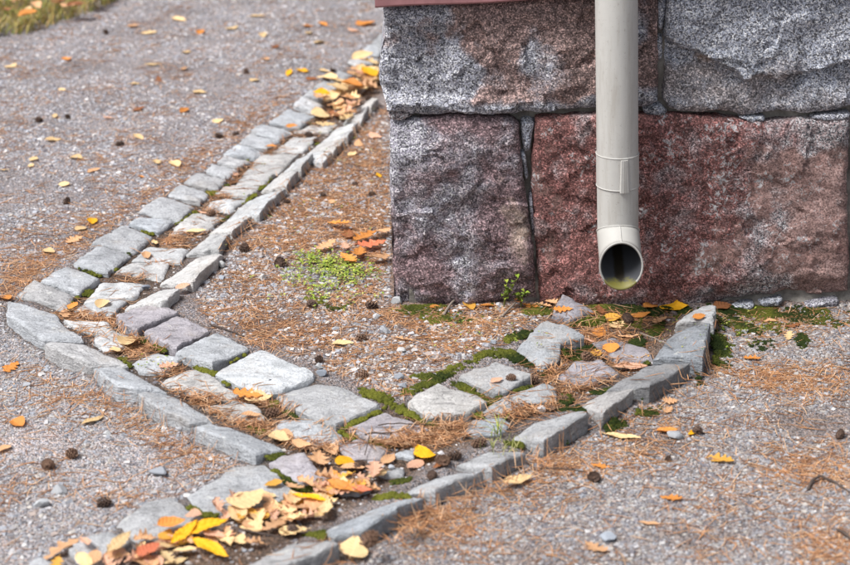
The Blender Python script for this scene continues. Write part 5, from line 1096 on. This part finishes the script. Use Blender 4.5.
for i, (x, y, L, br, lab) in enumerate(CONES):
    L *= (.62 if y < 205 else .80) * rng.uniform(.82, 1.15)
    o = obj('pine_cone', CM[i % 3]); s = o.material_slots[0]; s.link = 'OBJECT'; s.material = M['cone_b' if br else 'cone']
    q = drop([(x, y + L * 170)])[0]
    if inside_house(q[0], q[1], .02): q[1] = YW - .03
    o.matrix_world = Matrix.Translation((q[0], q[1], q[2] + L * .24)) @ Matrix.Rotation(rng.uniform(0, 6.28), 4, 'Z') @ Matrix.Rotation(rng.normal(0, .35), 4, 'Y') @ Matrix.Rotation(rng.uniform(0, 6.28), 4, 'X') @ Matrix.Diagonal((L * .95, L * rng.uniform(.8, 1.05), L * rng.uniform(.7, 1.0), 1))
    tag(o, lab, 'pine cone', 'pine cones')

# ------------------------------------------------------------------ single pebbles
def pebble_mesh(seed, col):
    r = np.random.default_rng(seed); import bmesh
    bm = bmesh.new(); bmesh.ops.create_icosphere(bm, subdivisions=3, radius=.5)
    V = np.array([v.co[:] for v in bm.verts])
    for _ in range(15):                                  # planar breaks
        nn_ = r.normal(size=3); nn_ /= np.linalg.norm(nn_); d = V @ nn_; c = r.uniform(.22, .38); V = V - nn_ * np.maximum(0, d - c)[:, None] * 1.0
    V = V * (1 + .05 * fbm(V * 4 + seed, 3)[:, None]) * [1, r.uniform(.65, .9), r.uniform(.5, .7)]
    for v, c in zip(bm.verts, V): v.co = c
    me = bpy.data.meshes.new('pebble'); bm.to_mesh(me); bm.free(); colattr(me, np.tile(np.array(col) * .72, (len(V), 1))); me.materials.append(M['pebble']); me.polygons.foreach_set('use_smooth', np.zeros(len(me.polygons), bool)); return me
PEB = [(385, 330, .032, (.42, .43, .46), 'grey pebble in the plot below the mossy wall foot'), (397, 301, .036, (.52, .53, .54), 'pale pebble beside dark moss at the wall'), (493, 342, .026, (.36, .39, .44), 'blue grey pebble behind the mossy flat stone'), (399, 377, .028, (.30, .32, .36), 'dark grey pebble behind the gutter stone'), (403, 386, .028, (.34, .36, .40), 'grey pebble just below another behind the gutter stone'), (402, 350, .028, (.60, .59, .58), 'white pebble in the plot by the wall'), (541, 410, .034, (.66, .67, .69), 'white pebble beside a cone in the spillway'), (674, 436, .044, (.46, .48, .51), 'pale grey pebble among leaves on the right gravel'), (606, 538, .042, (.42, .46, .52), 'blue grey pebble at the bottom right of centre'), (159, 473, .044, (.36, .38, .42), 'blue grey flat pebble on the sandy gravel'), (42, 504, .042, (.56, .58, .60), 'pale pebble near the bottom left edge'), (59, 491, .034, (.48, .49, .51), 'small pale pebble above a larger one at lower left'), (146, 286, .022, (.24, .26, .31), 'dark pebble on the gutter floor at the bend'), (222, 264, .034, (.60, .61, .61), 'white pebble at the foot of the inner kerb'), (222, 277, .026, (.40, .44, .50), 'blue pebble below a white one by the inner kerb'), (262, 277, .026, (.62, .60, .58), 'small white pebble left of the weeds'), (323, 374, .032, (.28, .31, .36), 'dark blue pebble behind the flat gutter stone'), (319, 367, .026, (.52, .53, .54), 'pale pebble behind the dark blue one'), (270, 379, .012, (.10, .11, .13), 'tiny black pebble on the flat gutter stone'), (382, 329, .02, (.42, .43, .46), 'small grey pebble touching a larger one in the plot'), (377, 316, .028, (.55, .55, .56), 'pale pebble between two cones at the wall foot'), (336, 328, .024, (.42, .43, .46), 'grey pebble in the needle plot left of the brown cone'), (333, 484, .026, (.55, .58, .62), 'pale pebble on moss above the near heap'), (347, 474, .028, (.40, .36, .34), 'round brown grey pebble under the small yellow leaf'), (392, 467, .02, (.52, .54, .58), 'small pale pebble left of the large yellow leaf'), (107, 433, .022, (.60, .60, .6), 'small white pebble on the sandy gravel'), (26, 385, .026, (.46, .47, .50), 'grey pebble below the rusty leaf at the left edge'), (745, 331, .026, (.5, .5, .5), 'grey pebble on gravel right of the kerb end'), (180, 428, .02, (.5, .5, .52), 'small pebble against the near kerb face'), (250, 276, .02, (.45, .45, .46), 'small grey pebble right of the inner kerb'), (430, 279, .02, (.4, .4, .42), 'pebble')][:29]
for i, (x, y, L, c, lab) in enumerate(PEB):
    o = obj('pebble', pebble_mesh(50 + i, c)); q = drop([(x, y + 2)])[0]
    o.matrix_world = Matrix.Translation((q[0], q[1], q[2] + L * .16)) @ Matrix.Rotation(rng.uniform(-.6, .6), 4, 'Z') @ Matrix.Scale(L, 4)
    tag(o, lab, 'pebble', 'loose pebbles')

# ------------------------------------------------------------------ twigs
k = NT('twig_bark'); cc = k.coords(); nn = k.noise(cc, 120, 4); M['twig'] = k.done(k.mix(nn, (0.10, 0.075, 0.06), (0.30, 0.25, 0.21)), .85)
k = NT('dark_bark'); cc = k.coords(); nn = k.noise(cc, 120, 4); k.bump(nn, .6, .002); M['twig_d'] = k.done(k.mix(nn, (0.03, 0.022, 0.02), (0.11, 0.08, 0.065)), .85)
def twig(px, hts, r0, r1, mat, label, nsub=5):
    P = drop(px); P[:, 2] += np.array(hts); n = len(P); t = np.linspace(0, n - 1, n * nsub)
    C_ = np.stack([np.interp(t, np.arange(n), P[:, a]) for a in range(3)], 1)
    for _ in range(3): C_[1:-1] = .25 * C_[:-2] + .5 * C_[1:-1] + .25 * C_[2:]
    m = len(C_); C_ += fbm(C_ * 60, 2)[:, None] * .0015
    K = 7; V = []
    tg = np.gradient(C_, axis=0); tg /= np.linalg.norm(tg, axis=1)[:, None]
    for i in range(m):
        s = np.cross(tg[i], [0, 0, 1.]); s /= np.linalg.norm(s) + 1e-9; u = np.cross(s, tg[i]); r = (r0 + (r1 - r0) * i / (m - 1)) * rng.uniform(.85, 1.15)
        for a in range(K): an = 2 * math.pi * a / K; V.append(C_[i] + r * (math.cos(an) * s + math.sin(an) * u))
    F = [(i * K + a, i * K + (a + 1) % K, i * K + K + (a + 1) % K, i * K + K + a) for i in range(m - 1) for a in range(K)] + [tuple(range(K))[::-1], tuple((m - 1) * K + a for a in range(K))]
    tag(place('twig', np.array(V), F, mat), label, 'twig', 'fallen twigs')
twig([(444, 316), (452, 306), (463, 300), (483, 297)], [.004, .010, .014, .010], .0030, .0018, M['twig'], 'pale grey bent twig on moss at the wall foot')
twig([(502, 318), (512, 311), (524, 303)], [.004, .012, .022], .0030, .0018, M['twig'], 'pale twig leaning by the weed at the wall')
twig([(808, 491), (812, 484), (820, 480), (833, 484), (850, 494)], [.003, .008, .010, .006, .002], .0032, .0018, M['twig_d'], 'dark curved root stub at the right picture edge')
twig([(546, 470), (565, 471), (586, 474)], [.003, .005, .004], .0016, .001, M['twig_d'], 'thin dark twig left of the cone on the right gravel')
twig([(365, 437), (378, 437), (392, 436)], [.006, .01, .006], .0016, .0012, M['twig_d'], 'thin dark twig below the violet gutter stone')
twig([(378, 428), (396, 428), (432, 429)], [.006, .01, .008], .0014, .001, M['twig_d'], 'long thin twig along the needle drift')
twig([(370, 440), (368, 448), (365, 458)], [.01, .014, .006], .0013, .0009, M['twig_d'], 'short upright twig in the needle drift')
twig([(232, 538), (262, 547), (282, 548)], [.02, .026, .02], .002, .0014, M['twig_d'], 'dark twig lying over the bottom leaf heap')
twig([(210, 326), (228, 332), (244, 338)], [.004, .006, .004], .0022, .0014, M['twig_d'], 'dark twig on the plot behind the gutter stones')
twig([(838, 532), (846, 540), (856, 550)], [.004, .012, .006], .0035, .002, M['twig_d'], 'dark twig in the bottom right corner')
twig([(640, 338), (665, 348), (672, 352)], [.012, .012, .01], .0016, .001, M['twig'], 'thin twig on litter inside the right kerb')

# ------------------------------------------------------------------ green plants
def small_leaves(P, cols, ls, name, label, up=.5, T=3):
    n = len(P) * T; B = np.repeat(P, T, 0) + rng.normal(0, .004, (n, 3)) * [1, 1, 0]; B[:, 2] += rng.uniform(.002, .014, n)
    a = rng.uniform(0, 6.28, n); L = rng.uniform(*ls, n); el = rng.uniform(-.1, up, n)
    d = np.stack([np.cos(a) * np.cos(el), np.sin(a) * np.cos(el), np.sin(el)], 1); s = np.stack([-np.sin(a), np.cos(a), np.zeros(n)], 1)
    V = np.stack([B, B + d * L[:, None] * .5 + s * L[:, None] * .28 + [0, 0, .0006], B + d * L[:, None], B + d * L[:, None] * .5 - s * L[:, None] * .28 + [0, 0, .0006]], 1)
    F = np.arange(n * 4).reshape(-1, 4); me = fastmesh(name, V.reshape(-1, 3), F); c = cols[rng.integers(0, len(cols), n)] * rng.uniform(.7, 1.25, (n, 1)); colattr(me, np.clip(np.repeat(c, 4, 0), 0, 1))
    o = obj(name, me, M['grass']); tag(o, label, 'weeds', kind='stuff')
GR = np.array([(.20, .28, .03), (.30, .35, .05), (.14, .21, .03), (.38, .38, .10)])
wp = np.concatenate([blob(335, 270, 17, 7, 190), blob(312, 260, 10, 4, 60), blob(358, 277, 12, 4, 40), blob(330, 292, 22, 10, 60), blob(318, 280, 22, 8, 60)])
small_leaves(drop(wp), GR, (.005, .011), 'low_weeds', 'bright green low weeds growing in the needle plot', T=4)
small_leaves(drop(np.concatenate([blob(345, 150, 30, 22, 40), blob(300, 215, 40, 25, 40), blob(470, 330, 40, 10, 40), blob(720, 330, 30, 12, 50), blob(150, 366, 8, 3, 12)])), GR * .8, (.004, .008), 'low_weeds', 'scattered tiny green sprouts among the needles and gravel', T=2)
def weed(px, stems, label, seed, hgt):
    r = np.random.default_rng(seed); q = drop([px])[0]; q[1] = min(q[1], YW - .025); root = empty('weed_plant', tuple(q)); tag(root, label, 'plant')
    km = M['grass']
    for s in range(stems):
        a = r.uniform(0, 6.28); ln = hgt * r.uniform(.6, 1.0); top = np.array([math.cos(a) * ln * .45, -abs(math.sin(a)) * ln * .3, ln]); pts = [np.zeros(3), top * [.3, .3, .55], top]
        C_ = polyres(np.array(pts), 8); V = []
        for i, c in enumerate(C_):
            for m in range(5): an = 2 * math.pi * m / 5; V.append(c + [.0011 * math.cos(an), .0011 * math.sin(an), 0])
        F = [(i * 5 + m, i * 5 + (m + 1) % 5, i * 5 + 5 + (m + 1) % 5, i * 5 + 5 + m) for i in range(7) for m in range(5)]
        me = mesh('stem', np.array(V), F); colattr(me, np.tile((.16, .17, .05), (len(V), 1))); obj('stem', me, km, root)
        for j in range(3, 8):
            a2 = r.uniform(0, 6.28); L = r.uniform(.008, .015); d = np.array([math.cos(a2), math.sin(a2), .25]); sd_ = np.array([-math.sin(a2), math.cos(a2), 0]); V = []
            for t, wv, hz in ((0, .02, 0), (.3, .36, .004), (.6, .4, .005), (1, .02, .0)):
                for sg in (-1, 0, 1): V.append(C_[j] + d * L * t + sd_ * L * wv * sg + [0, 0, hz - .002 * (sg == 0)])
            F = [(a_ * 3 + b, a_ * 3 + b + 1, a_ * 3 + b + 4, a_ * 3 + b + 3) for a_ in range(3) for b in range(2)]
            me = mesh('leaf', np.array(V), F); c = GR[r.integers(0, 3)] * r.uniform(.6, 1.0); colattr(me, np.tile(np.clip(c, 0, 1), (len(V), 1))); obj('leaf', me, km, root)
weed((503, 300), 4, 'small green leafy weed growing against the wall left of the pipe', 3, .07)
weed((520, 299), 3, 'lower green weed beside the taller one at the wall', 5, .045)
def blades(P, ln, wd, cols, name, label, cat, kind=None, lean=.45):
    n = len(P); a = rng.uniform(0, 6.28, n); L = rng.uniform(*ln, n); le = rng.normal(0, lean, (n, 2)); K = 3; V = np.zeros((n, 2 * K + 1, 3))
    for k_ in range(K + 1):
        f = k_ / K; c = P + np.stack([le[:, 0] * L * f * f, le[:, 1] * L * f * f, L * f * (1 - .25 * f)], 1); wv = wd * (1 - f * .8)
        s = np.stack([np.cos(a), np.sin(a), np.zeros(n)], 1) * wv
        if k_ < K: V[:, 2 * k_] = c - s; V[:, 2 * k_ + 1] = c + s
        else: V[:, 2 * K] = c
    F = []; b = np.arange(n)[:, None] * (2 * K + 1)
    for k_ in range(K - 1):
        F += [np.concatenate([b + 2 * k_, b + 2 * k_ + 1, b + 2 * k_ + 3], 1), np.concatenate([b + 2 * k_, b + 2 * k_ + 3, b + 2 * k_ + 2], 1)]
    F.append(np.concatenate([b + 2 * K - 2, b + 2 * K - 1, b + 2 * K], 1))
    me = fastmesh(name, V.reshape(-1, 3), np.stack(F, 1).reshape(-1, 3)); c = cols[rng.integers(0, len(cols), n)] * rng.uniform(.75, 1.25, (n, 1)); colattr(me, np.clip(np.repeat(c, 2 * K + 1, 0), 0, 1))
    o = obj(name, me, M['grass']); tag(o, label, cat, kind=kind); return o
blades(drop(blob(499, 434, 2, 1.5, 16)), (.02, .05), .0012, GR, 'grass_tuft', 'small tuft of bright grass behind the middle kerb', 'grass')
blades(drop(blob(502, 446, 12, 5, 60)), (.01, .03), .001, np.array([(.25, .27, .08), (.4, .38, .16)]), 'grass_tuft', 'short dry grass on the kerb edge below the open cone', 'grass', 'stuff')
# lawn strip at the far upper left
gp = uni([(-120, -70), (200, -70), (110, 6), (70, 20), (30, 34), (-120, 46)], 12000); gq = drop(gp); gq = gq[(gq[:, 0] > GX0 - 1)]
blades(gq, (.03, .08), .002, np.array([(.24, .26, .06), (.36, .31, .10), (.46, .36, .15), (.20, .22, .05), (.42, .28, .10)]), 'lawn_grass', 'blurred lawn edge at the far upper left', 'grass', 'stuff', .6)
lp = uni([(-15, -8), (135, -8), (112, 12), (62, 26), (-15, 42)], 150)
for p in lp[:40]:
    cl = ('tan', 'cream', 'orange', 'golden', 'brown')[rng.integers(0, 5)]
    add_leaf(tuple(p), rng.uniform(.05, .08), ('oak', 'ovate', 'round')[rng.integers(0, 3)], cl, rng.uniform(0, 360), f'blurred {cl} leaf lying on the lawn edge at the far upper left', 'leaves on the lawn', lift=.055)
